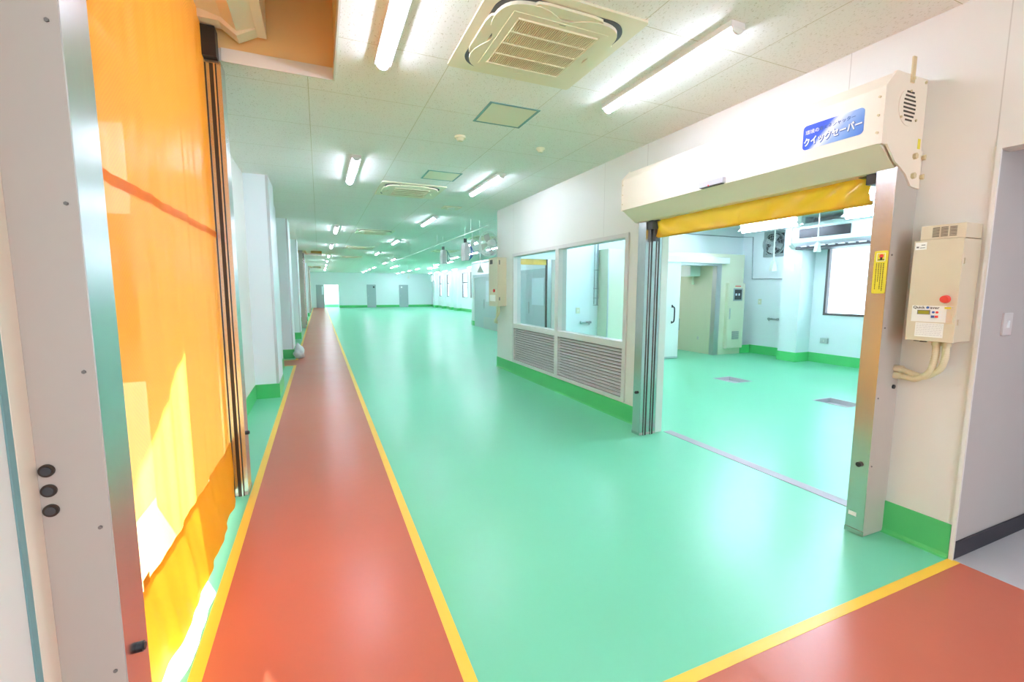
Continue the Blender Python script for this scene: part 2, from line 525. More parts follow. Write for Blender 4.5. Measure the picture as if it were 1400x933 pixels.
# left wall
hl = [(a + .1, b - .1, -1, 3.25 if i == 0 else 3.2) for i, (a, b) in enumerate(L_SHUT)]
lw = MB().slab('x', -1.1, XL, 3.83, YF, 0, H + 1.1, [h for h in hl[1:]])
lw.slab('x', -1.1, -0.68, -3.1, 3.83, 0, 4.1, [hl[0]])
wall_left = struct('wall_left', lw, 'wall', label='white wall on the left with tall shutter openings')
struct('wall_back', MB().slab('y', -3.2, -3.1, -1.1, XR, 0, H, [(-.5, 1.2, .8, 2.6), (1.4, 3.0, .8, 2.6)]), 'wall', label='white wall behind the viewer with openings added for fill daylight')  # unseen window openings, added to let fill daylight in from behind

bl = MB()
for a, b in ((3.83, 6.9), (7.7, 9.6), (11.7, 14.9), (16.0, 19.3), (21.8, 31.8), (34.4, YF)):
    bl.box(XL, XL + .01, a, b, 0, .2)
struct('baseboard_left', bl, 'green_base', label='green baseboard along the left wall')
ts = MB().box(-.679, -.6775, 1.385, 1.4, 0, 3)
struct('trim_8', MB().box(-.68, -.674, 1.40, 1.469, 0, 4.0), 'cream', label='cream vertical frame strip beside the left shutter column')
struct('trim_9', MB().box(-.68, -.676, 1.378, 1.40, 0, 4.0), 'teal', label='thin teal vertical strip on the near left wall')

# far wall and the passage behind it
struct('wall_far', MB().slab('y', YF, YF + .1, -1.1, XW, 0, H, [(.40, 1.53, -1, 1.95)]), 'wallw', label='far white end wall of the hall')
struct('baseboard_far', MB().box(1.55, 3.88, YF - .012, YF, 0, .2).box(4.62, 6.67, YF - .012, YF, 0, .2).box(7.45, XW, YF - .012, YF, 0, .2), 'green_base', label='green baseboard of the far end wall')
struct('wall_far_passage', MB().box(-1.1, 3.0, YF + 1.5, YF + 1.6, 0, H), 'wallw')
struct('baseboard_far_passage', MB().box(-1.1, 3.0, YF + 1.488, YF + 1.5, 0, .25), 'green_base')
d1 = struct('door_1', MB().box(-.24, .40, YF - .05, YF - .012, 0, 1.95), 'door_dark', label='grey sliding door leaf beside the far opening')
struct('pane', MB().box(.2, .34, YF - .055, YF - .05, 1.12, 1.84), 'frost', d1)
for n, (a, b, px) in enumerate(((3.90, 4.60, 4.46), (6.69, 7.43, 6.88))):
    d = struct('door_%d' % (n + 2), MB().box(a, b, YF - .04, YF, 0, 1.97).box(a - .03, a, YF - .05, YF, 0, 2.0).box(b, b + .03, YF - .05, YF, 0, 2.0).box(a, b, YF - .05, YF, 1.97, 2.0),
               'door_dark', label=('grey door with a dark square pane in the far wall', 'grey door with a bright square pane in the far wall')[n])
    struct('pane', MB().box(px - .07, px + .07, YF - .045, YF - .04, 1.72, 1.86), ('darkgrey', 'white')[n], d)
    struct('door_handle', MB().box(a + .08, a + .11, YF - .08, YF - .04, .95, 1.07), 'alu', d)

# window wall
WINS = [(4.45, 6.05, 1.01, 2.53), (28.6, 29.9, 1.0, 2.78), (30.6, 31.85, 1.0, 2.78), (35.1, 36.2, 1.0, 2.78), (37.6, 38.7, 1.0, 2.78)]
struct('wall_window_side', MB().slab('x', XW, XW + .2, 1.3, YF, 0, H, WINS), 'wallw', label='white outer wall with windows')
struct('wall_room_near', MB().box(XRB, XW, 1.3, 1.4, 0, H), 'wallw', label='near wall of the side room')
for i, (a, b, z0, z1) in enumerate(WINS):
    f = MB()
    t = .045
    f.box(XW - .02, XW + .06, a, b, z0, z0 + t).box(XW - .02, XW + .06, a, b, z1 - t, z1).box(XW - .02, XW + .06, a, a + t, z0 + t, z1 - t).box(XW - .02, XW + .06, b - t, b, z0 + t, z1 - t)
    if i: f.box(XW, XW + .05, a + t, b - t, 2.03, 2.12)
    o = struct('window_%d' % (i + 2), f, 'brownframe', label='bronze framed window %s' % ('of the side room behind the open shutter' if i == 0 else 'in the far right wall'))
    struct('pane', MB().box(XW + .02, XW + .026, a + t, b - t, z0 + t, z1 - t), 'glass', o)
bw = MB()
for a, b in ((1.4, 6.29), (6.72, 7.75), (18.7, YF)):
    bw.box(XW - .012, XW, a, b, 0, .2)
bw.box(9.36, XW, 7.738, 7.75, 0, .2)
struct('baseboard_window_side', bw, 'green_base', label='green baseboard under the windows')
pc = MB()
pcb = MB()
for a, b, x in ((6.30, 6.71, 9.28), (22.0, 22.6, 9.4), (26.9, 27.6, 9.4), (32.2, 33.2, 9.4), (34.1, 34.7, 9.45), (36.5, 37.1, 9.45), (39.2, 39.9, 9.4)):
    pc.box(x, XW, a, b, 0, H)
    pcb.box(x - .012, XW, a - .012, b + .012, 0, .2)
wc = struct('wall_window_piers', pc, 'wallw', label='white piers along the window wall')
struct('baseboard_piers', pcb, 'green_base')

# side-room rear wall with opening, hall-side room block
struct('wall_room_rear', MB().slab('y', 8.10, YE, XRB, 9.7, 0, H, [(3.42, 4.45, -1, 2.28), (7.30, 8.54, -1, 2.10)]), 'wallw', label='white rear wall of the side room')
struct('baseboard_room_rear', MB().box(4.6, 5.45, 8.088, 8.1, 0, .2), 'green_base')
struct('wall_block_side', MB().box(6.1, 6.2, YE, 18.6, 0, 2.72), 'wallw', label='white wall of the inner block with grey sliding doors')
struct('wall_block_end', MB().box(6.1, XW, 18.6, 18.7, 0, 2.72).box(6.2, XW, YE, 18.6, 2.66, 2.72), 'wallw')
struct('trim_10', MB().box(6.07, 6.1, 11.4, 18.6, 2.62, 2.65), 'pipe', label='thin pipe line along the top of the inner block')
struct('baseboard_block', MB().box(6.088, 6.1, 18.2, 18.61, 0, .2).box(6.088, 6.1, 8.3, 11.2, 0, .2).box(6.088, XW, 18.7, 18.712, 0, .2), 'green_base')
for n, (a, m1, b) in enumerate(((15.3, 16.95, 18.2), (11.3, 12.78, 14.2))):
    d = struct('door_%d' % (n + 4), MB().box(6.03, 6.07, a, m1 + .05, 0, 2.03).box(6.07, 6.09, m1, b, 0, 2.03).box(6.02, 6.1, a - .1, b + .05, 2.03, 2.15), 'grey_door',
               label=('grey sliding door in the inner block beyond the wall corner', 'grey sliding door seen through the left pane of the louvred window')[n])
    struct('pane', MB().box(6.024, 6.03, a + .4, m1 - .28, 1.07, 1.88), 'frost', d)
    struct('door_handle', MB().box(6.01, 6.03, m1 - .08, m1 - .04, .8, 1.15), 'alu', d)
    struct('kick_plate', MB().box(6.025, 6.03, a, m1, 0.0, .46), 'alu', d)

# left wall pillars
for i, (y, d_, x) in enumerate(((6.95, 0.75, -.57), (10.9, .8, -.57), (15.2, .75, -.57), (23.9, .7, -.57), (28.2, .7, -.57), (36.5, .7, -.57))):
    p = struct('wall_pillar' if i == 0 else 'wall_pillar.%03d' % i, MB().box(XL, x, y, y + d_, 0.2, H), 'wallw',
               label='white square pillar on the left, number %s from the front' % ('one two three four five six'.split()[i]))
    struct('base', MB().box(XL, x + .01, y - .012, y + d_ + .012, 0, .2), 'green_base', p)
    struct('corner_guard', MB().box(x - .03, x + .003, y - .003, y + .001, .2, H).box(x, x + .003, y, y + .03, .2, H), 'alu', p)
struct('wall_stub', MB().box(XL, -.69, 9.1, 9.6, .2, H), 'wallw', label='short white wall stub before the second pillar')
struct('baseboard_stub', MB().box(XL, -.68, 9.088, 9.612, 0, .2), 'green_base')
struct('door_6', MB().box(XL, XL + .03, 9.85, 10.57, .0, 2.0), 'grey_door', label='grey side door at the red branch')

# outdoors, seen only as brightness through the left shutter
struct('floor_outdoor', MB().box(-14, -1.15, -6, 44, -.2, -.02), 'concrete', label='sunlit concrete yard outside')
struct('wall_sky_block', MB().box(-9.4, -9.2, -6, 44, -.02, 5.0), 'concrete', label='unseen wall added across the yard to block the bright sky')  # unseen, added to hide the bright sky behind the sheer curtain
struct('ceiling_sun_block', MB().box(-4.2, -1.1, -3, 7.07, 3.5, 3.6).box(-9.0, -1.1, 16.0, 43.0, 3.5, 3.6), 'concrete', label='unseen roof slabs added to shape the sun on the left shutters')  # unseen slabs added: near one cuts the sun patch, far one stops sun streaks

# ---------------------------------------------------------------- drains in the side room
for i, (x0, x1, y0, y1) in enumerate(drain_holes):
    t = empty('floor_drain', ((x0 + x1) / 2, (y0 + y1) / 2, -.065), ('square recessed steel floor pit nearer the cream cabinet', 'square recessed steel floor pit nearer the open shutter')[i], 'floor drain', 'floor pits of the side room')
    MB().slab('z', .0, .003, x0 - .015, x1 + .015, y0 - .015, y1 + .015, [(x0, x1, y0, y1)]).build('rim', 'drain', t)
    MB().slab('z', -.06, .0, x0, x1, y0, y1, [(x0 + .004, x1 - .004, y0 + .004, y1 - .004)]).box(x0, x1, y0, y1, -.065, -.06).build('pit', 'drain', t)

# ---------------------------------------------------------------- louvred window in the right wall
fr = MB()
def fbox(y0, y1, z0, z1): fr.box(XR - .018, XRB + .01, y0, y1, z0, z1)
fbox(4.155, 4.215, .215, 2.15); fbox(7.375, 7.435, .215, 2.15)
fbox(4.215, 7.375, 2.10, 2.15); fbox(4.215, 7.375, .215, .26); fbox(4.215, 7.375, .835, .915)
fbox(5.745, 5.845, .26, .835); fbox(5.745, 5.845, .915, 2.10)
win = struct('window_1', fr, 'frame', label='grey beige framed interior window with two glass panes above louvre panels')
for y0, y1 in ((4.215, 5.745), (5.845, 7.375)):
    struct('pane', MB().box(XR + .05, XR + .056, y0, y1, .915, 2.10), 'glass', win)
    lv = MB()
    n = 14
    for k in range(n):
        z = .275 + k * (.56 / n)
        lv.prism([(XR - .012, z), (XR + .020, z + .018), (XR + .020, z + .022), (XR - .012, z + .006)], 'y', y0, y1)
    struct('louvre', lv, 'louvre', win)
    struct('louvre_back', MB().box(XR + .03, XR + .034, y0, y1, .26, .835), 'print', win)

# ---------------------------------------------------------------- shutters
def wavy_sheet(x, y0, y1, z0, z1, amp, n=120, nz=14, ph=0.0, sgn=1, bulge=None):
    mb = MB()
    rows = []
    for j in range(nz + 1):
        z = z0 + (z1 - z0) * j / nz
        row = []
        for i in range(n + 1):
            t = i / n
            y = y0 + (y1 - y0) * t
            env = math.sin(math.pi * t) ** 0.4 if 0 < t < 1 else 0
            d = amp * env * (math.sin(t * 23 + ph + .35 * math.sin(z * 1.3)) * .5 + .3 * math.sin(t * 51 + 1.7 + ph) + .2 * math.sin(t * 90 + z))
            if bulge: d += bulge(t, (z - z0) / (z1 - z0))
            row.append(mb.bm.verts.new((x + sgn * d, y, z)))
        rows.append(row)
    for j in range(nz):
        for i in range(n):
            mb.bm.faces.new((rows[j][i], rows[j][i + 1], rows[j + 1][i + 1], rows[j + 1][i]))
    return mb

class Parts:
    # collects bolts and screws that each become a part of their own
    def __init__(s): s.l = []
    def build(s, name, m, parent, smooth=False):
        for a in s.l:
            MB().cyl(a[0], a[1], a[2], a[3]).build(name, m, parent, smooth)
    def cyl(s, p, q, r, n=16):
        s.l.append((p, q, r, n)); return s

def bolt(mb, p, axis, r=.008, h=.008):
    p = Vector(p); d = {'x': Vector((1, 0, 0)), 'y': Vector((0, 1, 0)), 'z': Vector((0, 0, 1))}[axis[-1]]
    if axis[0] == '-': d = -d
    mb.cyl(p, p + d * h, r, 6)

def column(parent, xw, s, ya, yb, open_side, ztop, label, detail=True, depth=.211):
    # s: direction away from the wall (-1 right-hand shutter, +1 left-hand shutter); open_side: +1 when the opening lies at greater Y
    xf = xw + s * depth
    c = MB()
    c.box(xw, xf, ya, yb, 0.004, ztop)
    col = c.build('column', 'beige', parent)
    col['label'] = label
    sk = MB()
    yi = yb if open_side > 0 else ya
    sk.box(xf, xf + s * .003, ya, yb, .03, ztop)
    sk.box(xf - s * .0, xf - s * depth * .96, yi, yi + open_side * .002, .03, ztop)
    sk.build('stainless_cover', 'steel', col)
    gd = MB()
    for u in (.30, .72):
        x = xf - s * depth * u
        gd.box(x - .02, x + .02, yi + open_side * .001, yi + open_side * .006, .0, ztop - .02)
    gd.build('guide_slot', 'slot', col)
    rl = MB()
    for u in (.24, .66):
        x = xf - s * depth * u
        rl.box(x - .005, x + .005, yi + open_side * .001, yi + open_side * .014, .0, ztop - .02)
    rl.build('guide_rail', 'steel', col)
    MB().box(xf, xf + s * .006, ya - .003, yb + .003, .004, .035).build('foot_plate', 'steel', col)
    if detail:
        yo = ya if open_side > 0 else yb
        sc = Parts()
        z = .45
        while z < ztop - .1:
            bolt(sc, (xf - s * .022, yo, z), 'y' if open_side < 0 else '-y', .005, .004)
            z += .42
        sc.build('screw', 'print', col)
        b = MB().cyl((xf, (ya + yb) / 2, .45), (xf + s * .018, (ya + yb) / 2, .45), .015, 16).cyl((xf + s * .018, (ya + yb) / 2, .45), (xf + s * .023, (ya + yb) / 2, .45), .011, 16)
        b.build('rubber_stopper', 'black', col, smooth=True)
    return col

def shutter_right():
    t = empty('high_speed_shutter', (XR, 2.63, 0), 'raised high speed sheet shutter with cream header box on the right wall', 'shutter')
    near = column(t, XR, -1, 1.532, 1.632, 1, 2.20, 'near stainless guide column')
    far = column(t, XR, -1, 3.63, 3.742, -1, 2.18, 'far stainless guide column')
    # round conduit plug on the near column side and base label
    MB().cyl((3.165, 1.532, .93), (3.165, 1.524, .93), .013, 16).build('conduit_plug', 'black', near, smooth=True)
    MB().box(2.9955, 2.997, 1.575, 1.62, .115, .14).build('base_label', 'label', near)
    # header box
    prof = [(2.83, 2.303), (2.83, 2.595), (2.915, 2.682), (3.205, 2.682), (3.205, 2.19), (3.0, 2.19)]
    hd = MB().prism(prof, 'y', 1.545, 3.80).build('header_box', 'cream', t)
    # end plates
    ep = MB().prism([(2.826, 2.298), (2.826, 2.597), (2.912, 2.688), (3.208, 2.688), (3.208, 2.298)], 'y', 1.530, 1.545).build('end_plate', 'cream', hd)
    MB().prism([(2.826, 2.298), (2.826, 2.597), (2.912, 2.688), (3.208, 2.688), (3.208, 2.298)], 'y', 3.80, 3.815).build('end_plate', 'cream', hd)
    MB().prism([(2.86, 2.298), (3.208, 2.298), (3.208, 2.09), (3.12, 2.10), (3.06, 2.16), (2.985, 2.20), (2.95, 2.215)], 'y', 1.522, 1.532).build('mounting_bracket', 'cream', hd)
    MB().box(3.035, 3.065, 1.522, 1.530, 2.645, 2.78).build('hanging_lug', 'cream_dark', hd)
    Parts().cyl((3.05, 1.522, 2.665), (3.05, 1.514, 2.665), .009, 6).cyl((3.05, 1.523, 2.75), (3.05, 1.5215, 2.75), .008, 12).build('lug_bolt', 'cream_dark', hd)
    # round vent
    vc = (3.045, 2.515)
    pts = [(vc[0] + .098 * math.cos(a), vc[1] + .098 * math.sin(a)) for a in [k * 2 * math.pi / 32 for k in range(32)]]
    MB().prism(pts, 'y', 1.527, 1.531).build('vent_disc', 'cream', hd)
    vs = MB()
    for k in range(8):
        z = vc[1] - .072 + k * .021
        hw = [.032, .045, .053, .057, .057, .053, .045, .034][k]
        vs.prism([(vc[0] - hw, z), (vc[0] + hw, z), (vc[0] + hw, z + .009), (vc[0] - hw, z + .009)], 'y', 1.525, 1.5272)
    vs.build('vent_slot', 'ink', hd)
    bo = Parts()
    for x, z in ((3.045, 2.60), (2.972, 2.455), (3.115, 2.455)): bolt(bo, (x, 1.527, z), '-y', .007, .006)
    for z in (2.36, 2.45, 2.545): bolt(bo, (2.826, 1.555, z), '-x', .007, .008); bolt(bo, (2.826, 3.79, z), '-x', .006, .006)
    bolt(bo, (3.185, 1.53, 2.67), '-y', .008, .006)
    for x, z in ((3.125, 2.262), (3.125, 2.155)): bolt(bo, (x, 1.522, z), '-y', .017, .015)
    for z in (2.262, 2.155): bolt(bo, (3.205, 1.518, z), '-y', .015, .014)
    bo.build('bolt', 'cream_dark', hd)
    MB().box(3.165, 3.19, 1.5285, 1.53, 2.31, 2.365).build('yellow_tag', 'stickyellow', hd)
    # sign
    sg = MB().prism(rounded(1.628, 1.972, 2.378, 2.522, .022), 'x', 2.8275, 2.8300).build('sign', 'sign', hd)
    sg['label'] = 'blue and white maker sign with white lettering'
    text_mesh('lettering_shadow', 'クイックセーバー', .052, 'blue', sg, (2.8268, 1.959, 2.399), (0, -1, .055), (0, 0.12, 1), .001, squash=.80, offset=.0032)
    text_mesh('lettering', 'クイックセーバー', .052, 'white', sg, (2.8255, 1.962, 2.402), (0, -1, .055), (0, 0.12, 1), .002, squash=.80, offset=.0014)
    text_mesh('small_lettering', '環境の', .028, 'white', sg, (2.8255, 1.955, 2.468), (0, -1, .03), (0, 0.06, 1), .002, squash=1.0)
    text_mesh('small_lettering', '省エネシャッター', .026, 'blue', sg, (2.8255, 1.873, 2.471), (0, -1, .03), (0, 0.06, 1), .002, squash=.98)
    # motion sensor
    sn = MB().box(2.795, 2.83, 2.545, 2.778, 2.308, 2.350, .004).build('motion_sensor', 'sensor', t)
    MB().box(2.80, 2.828, 2.56, 2.763, 2.303, 2.309).build('sensor_lens', 'darkgrey', sn)
    MB().cyl((2.8, 2.68, 2.312), (2.794, 2.68, 2.312), .006, 8).build('indicator', 'redp', sn)
    # sheet
    def bl(tt, v):
        e = abs(2 * tt - 1) ** 3
        return .02 * math.sin(math.pi * tt) * (1 - v) + .010 * math.sin(7 * tt + 6 * v) + .012 * (.3 + e) * math.sin(38 * tt + (9 if tt < .5 else -9) * v) + .02 * max(0, math.sin(math.pi * tt)) * math.exp(-((v - .62 + .25 * (tt - .5) ** 2) / .10) ** 2)
    cs = wavy_sheet(3.09, 1.70, 3.575, 2.035, 2.34, .006, 140, 26, .5, -1, bl).build('curtain', 'curtain_yellow', t, smooth=True)
    MB().cyl((3.105, 1.70, 2.035), (3.105, 3.575, 2.035), .012, 10).build('bottom_bar', 'curtain_yellow', cs, smooth=True)
    # carriers at both ends
    g = MB().box(3.02, 3.16, 1.636, 1.70, 2.13, 2.205, .003).box(3.05, 3.15, 1.70, 1.76, 2.185, 2.215, .003).box(3.06, 3.12, 1.636, 1.67, 2.0, 2.13, .006)
    g.build('carrier', 'darkgrey', t)
    g = MB().box(3.02, 3.16, 3.565, 3.628, 2.11, 2.19, .003).box(3.05, 3.15, 3.52, 3.57, 2.18, 2.21, .003).box(3.06, 3.12, 3.575, 3.6, 1.99, 2.11, .006)
    g.build('carrier', 'darkgrey', t)
    # warning sticker on the near column
    st = MB().prism(rounded(1.494, 1.562, 1.49, 1.735, .008), 'x', 2.9945, 2.9965)
    for v in st.bm.verts: v.co.y += .042
    st = st.build('warning_sticker', 'stickyellow', near)
    st['label'] = 'yellow warning sticker with a small figure and upright text'
    MB().slab('x', 2.9935, 2.9944, 1.548, 1.592, 1.675, 1.722, [(1.5505, 1.5895, 1.6775, 1.7195)]).build('pictogram_frame', 'white', st)
    MB().cyl((2.9938, 1.568, 1.705), (2.9944, 1.568, 1.705), .011, 14).build('pictogram_head', 'redp', st)
    MB().box(2.9936, 2.9944, 1.562, 1.574, 1.685, 1.698).box(2.9936, 2.9944, 1.552, 1.584, 1.681, 1.686).build('pictogram_body', 'ink', st)
    tx = MB()
    for k, (y, n, wd) in enumerate(((1.5535, 15, .0065), (1.5655, 14, .005), (1.577, 10, .005), (1.589, 14, .005))):
        for q in range(n):
            z = 1.664 - q * .0108
            a = random.uniform(.5, 1)
            tx.box(2.9936, 2.9944, y - wd / 2 * a, y + wd / 2 * a, z - .0085, z - .0058)
            tx.box(2.9936, 2.9944, y - .0012, y + .0012, z - .0085, z)
            tx.box(2.9936, 2.9944, y - wd / 2, y + wd / 2 * a, z - .0035, z - .0015)
    tx.build('sticker_text', 'ink', st)
    return t
shutter_right()

def shutter_left(y0, y1, label, detail=True):
    t = empty('high_speed_shutter', (-.62, (y0 + y1) / 2, 0), label, 'shutter')
    k = 1 if detail else 0
    near = column(t, -.68, 1, y0, y0 + .155, 1, 3.15, 'near guide column with beige side', detail, .14)
    far = column(t, -.68, 1, y1 - .15, y1, -1, 3.00 if detail else 2.95, 'far stainless guide column', detail, .14)
    if detail:
        cp = Parts(); ring = Parts()
        for z in (1.042, .989, .936):
            cp.cyl((-.655, y0, z), (-.655, y0 - .005, z), .0165, 20)
            ring.cyl((-.655, y0 - .004, z), (-.655, y0 - .008, z), .011, 20)
        c = cp.build('hole_plug', 'slot', near, smooth=True)
        ring.build('plug_face', 'darkgrey', near, smooth=True)
    a, b = y0 + .16, y1 - .155
    ztop = 3.3 if detail else 3.1
    zs, zb = (1.872, .40) if detail else (1.8, .4)
    def bf(tt, v): return (.035 * math.sin(math.pi * tt)) * v
    def b0(tt, v): return .035 * math.sin(math.pi * tt) * (1 - v) ** 2 + .0 * v
    cur = wavy_sheet(-.63, a, b, zb, ztop, .010, 140 if detail else 40, 30 if detail else 6, .2, 1, None).build('curtain', 'curtain_orange', t, smooth=True)
    sl = wavy_sheet(-.6265, a, b, zs - .02, zs + .02, .010, 140 if detail else 40, 1, .2, 1, None)
    sl.build('seam', 'curtain_seam', cur, smooth=True)
    def bag(tt, v):
        return .005 + .05 * max(0, math.sin(math.pi * min(1, max(0, tt)))) ** .5 * (1 - v) ** .9 + .007 * math.sin(tt * 30 + v * 5) * (1 - v)
    bg_ = wavy_sheet(-.63, a, b, .045, zb + .02, .010, 140 if detail else 40, 12, .2, 1, bag).build('bottom_sheet', 'curtain_bag', cur, smooth=True)
    if detail:
        MB().box(-.619, -.617, 1.88, 1.94, .43, .47).build('care_label', 'curtain_bag', cur)
    # header
    z = 0 if detail else -.12
    pf = [(-.31, 3.20), (-.31, 3.52), (-.40, 3.60), (-.675, 3.60), (-.675, 3.26), (-.50, 3.22), (-.42, 3.155)]
    pf = [(x, zz + z) for x, zz in pf]
    hd = MB().prism(pf, 'y', y0 + .01, y1 - .27).build('header_box', 'cream', t)
    pe = [(-.255, 3.19), (-.255, 3.52), (-.36, 3.62), (-.678, 3.62), (-.678, 3.2), (-.515, 3.197), (-.42, 3.128)]
    pe = [(-.31 if q == 0 or q == 1 else x, zz + z) for q, (x, zz) in enumerate(pe)]
    MB().prism(pe, 'y', y1 - .27, y1 - .155 - .01).build('end_bracket', 'cream', hd)
    MB().box(-.31, -.255, y0 + .01, y1 - .165, 3.19 + z, 3.56 + z).build('front_flange', 'cream', hd)
    MB().box(-.665, -.55, b - .05, b + .07, 3.005 + z, 3.19 + z).build('carrier', 'black', t)
    return t
shutter_left(1.47, 3.80, 'lowered orange mesh sheet shutter filling the left foreground')
shutter_left(19.5, 21.5, 'distant orange sheet shutter on the left wall, nearer of the two far ones', False)
shutter_left(32.0, 34.1, 'distant orange sheet shutter on the left wall, closest to the end wall', False)

# ---------------------------------------------------------------- control boxes
def hose(pts, n=26):
    # smooth path through points (Catmull-Rom)
    P = [Vector(p) for p in pts]; P = [P[0] * 2 - P[1]] + P + [P[-1] * 2 - P[-2]]
    out = []
    for i in range(1, len(P) - 2):
        for k in range(n):
            t = k / n
            a, b, c, d = P[i - 1], P[i], P[i + 1], P[i + 2]
            out.append(.5 * ((2 * b) + (c - a) * t + (2 * a - 5 * b + 4 * c - d) * t * t + (3 * b - a - 3 * c + d) * t ** 3))
    out.append(P[-2])
    return out

def control_box():
    xf, xw = 3.03, XR
    y0, y1, z0, z1 = 1.225, 1.432, 1.235, 1.775
    t = empty('control_box', (xw, (y0 + y1) / 2, z0), 'beige shutter control box with red stop button and display beside the near guide column', 'control box')
    MB().box(xf + .012, xw, y0, y1, z0, z1, .003).build('housing', 'box', t)
    dr = MB().box(xf, xf + .012, y0 - .002, y1 + .002, z0 - .002, z1 + .002, .002).build('door', 'box', t)
    MB().box(xf + .02, xw, y0 + .003, y1 - .014, z1 + .004, z1 + .08, .003).build('vent_hood', 'box', t)
    vs = MB()
    for q in range(3):
        for k in range(7):
            ya = y1 - .066 - q * .036
            vs.box(xf + .0185, xf + .0205, ya - .029, ya, z1 + .018 + k * .0075, z1 + .0215 + k * .0075)
    vs.build('vent_slot', 'ink', t)
    MB().box(xf + .02, xf + .03, y0 - .006, y0, z0 + .09, z0 + .12).build('hinge', 'box', t)
    MB().box(xf + .02, xf + .03, y0 - .006, y0, z1 - .13, z1 - .1).build('hinge', 'box', t)
    st = MB().cyl((xf, 1.268, 1.462), (xf - .012, 1.268, 1.462), .013, 20).build('stop_button_collar', 'darkgrey', dr, smooth=True)
    MB().cyl((xf - .010, 1.268, 1.462), (xf - .028, 1.268, 1.462), .022, 24, .018).build('stop_button', 'redp', dr, smooth=True)
    pn = MB().box(xf - .0015, xf, 1.236, 1.413, 1.338, 1.426).build('keypad_panel', 'label', dr)
    MB().box(xf - .002, xf - .0015, 1.236, 1.262, 1.338, 1.424).build('panel_side', 'alu', pn)
    MB().box(xf - .004, xf - .0015, 1.331, 1.387, 1.378, 1.402).build('display_bezel', 'print', pn)
    MB().box(xf - .0045, xf - .004, 1.335, 1.383, 1.381, 1.399).build('display', 'lcd', pn)
    text_mesh('lettering', 'Quick', .020, 'ink', pn, (xf - .002, 1.408, 1.409), (0, -1, 0), (0, 0, 1), .001, squash=1.05, offset=.0003)
    MB().cyl((xf - .0015, 1.343, 1.4155), (xf - .0035, 1.343, 1.4155), .0065, 12).build('logo_dot', 'blue', pn)
    text_mesh('lettering', 'aver', .020, 'ink', pn, (xf - .002, 1.333, 1.409), (0, -1, 0), (0, 0, 1), .001, squash=1.15, offset=.0003)
    MB().cyl((xf - .0015, 1.317, 1.391), (xf - .004, 1.317, 1.391), .006, 16).build('round_key', 'blue', pn)
    MB().cyl((xf - .0015, 1.301, 1.391), (xf - .004, 1.301, 1.391), .006, 16).build('round_key', 'redp', pn)
    MB().box(xf - .004, xf - .0015, 1.311, 1.325, 1.362, 1.374).build('square_key', 'blue', pn)
    MB().box(xf - .004, xf - .0015, 1.295, 1.309, 1.362, 1.374).build('square_key', 'redp', pn)
    MB().box(xf - .0022, xf - .0015, 1.245, 1.272, 1.411, 1.421).build('yellow_label', 'stickyellow', pn)
    for k in range(3):
        MB().cyl((xf - .0015, 1.285, 1.395 - k * .017), (xf - .0025, 1.285, 1.395 - k * .017), .005, 12).build('white_key', 'white', pn)
    lb = MB().box(xf - .001, xf, 1.268, 1.391, 1.256, 1.333).build('instruction_label', 'label', dr)
    tx = MB()
    for k in range(7):
        z = 1.326 - k * .0095
        y = 1.386
        while y > 1.275:
            wd = random.uniform(.004, .014)
            tx.box(xf - .0018, xf - .001, max(1.272, y - wd), y, z - .003, z); y -= wd + .003
    tx.build('label_text', 'frame', lb)
    l2 = MB().box(xf - .001, xf, 1.376, 1.427, 1.728, 1.767).build('rating_label', 'label', dr)
    MB().box(xf - .0016, xf - .001, 1.41, 1.421, 1.738, 1.746).box(xf - .0016, xf - .001, 1.383, 1.4, 1.751, 1.755).box(xf - .0016, xf - .001, 1.383, 1.405, 1.737, 1.740).build('label_text', 'print', l2)
    for k, (ya, x) in enumerate(((1.325, 3.11), (1.281, 3.11))):
        MB().cyl((x, ya, z0 - .028), (x, ya, z0), .021, 20).build('gland', 'conduit', t, smooth=True)
        zb = (.998, 1.02)[k]
        zt = z0 - .028
        path = hose([(x, ya, zt), (x, ya, zt - .07), (x + .01, ya + .022, zb + .055), (x + .03, ya + .085, zb + .004), (x + .045, ya + .13, zb), (3.165, 1.505, zb + .004 + k * .02)])
        rad = [.0155 + (.0012 if q % 4 < 2 else 0) for q in range(len(path))]
        MB().tube(path, .016, 12, radii=rad).build('conduit', 'conduit', t, smooth=True)
        MB().cyl((3.165, 1.49, zb + .004 + k * .02), (3.165, 1.531, zb + .004 + k * .02), .02, 16).build('elbow_gland', 'conduit', t, smooth=True)
    Parts().cyl((3.09, 1.375, z0 - .012), (3.09, 1.375, z0), .016, 16).cyl((3.09, 1.405, z0 - .010), (3.09, 1.405, z0), .014, 16).build('blank_gland', 'black', t, smooth=True)
control_box()

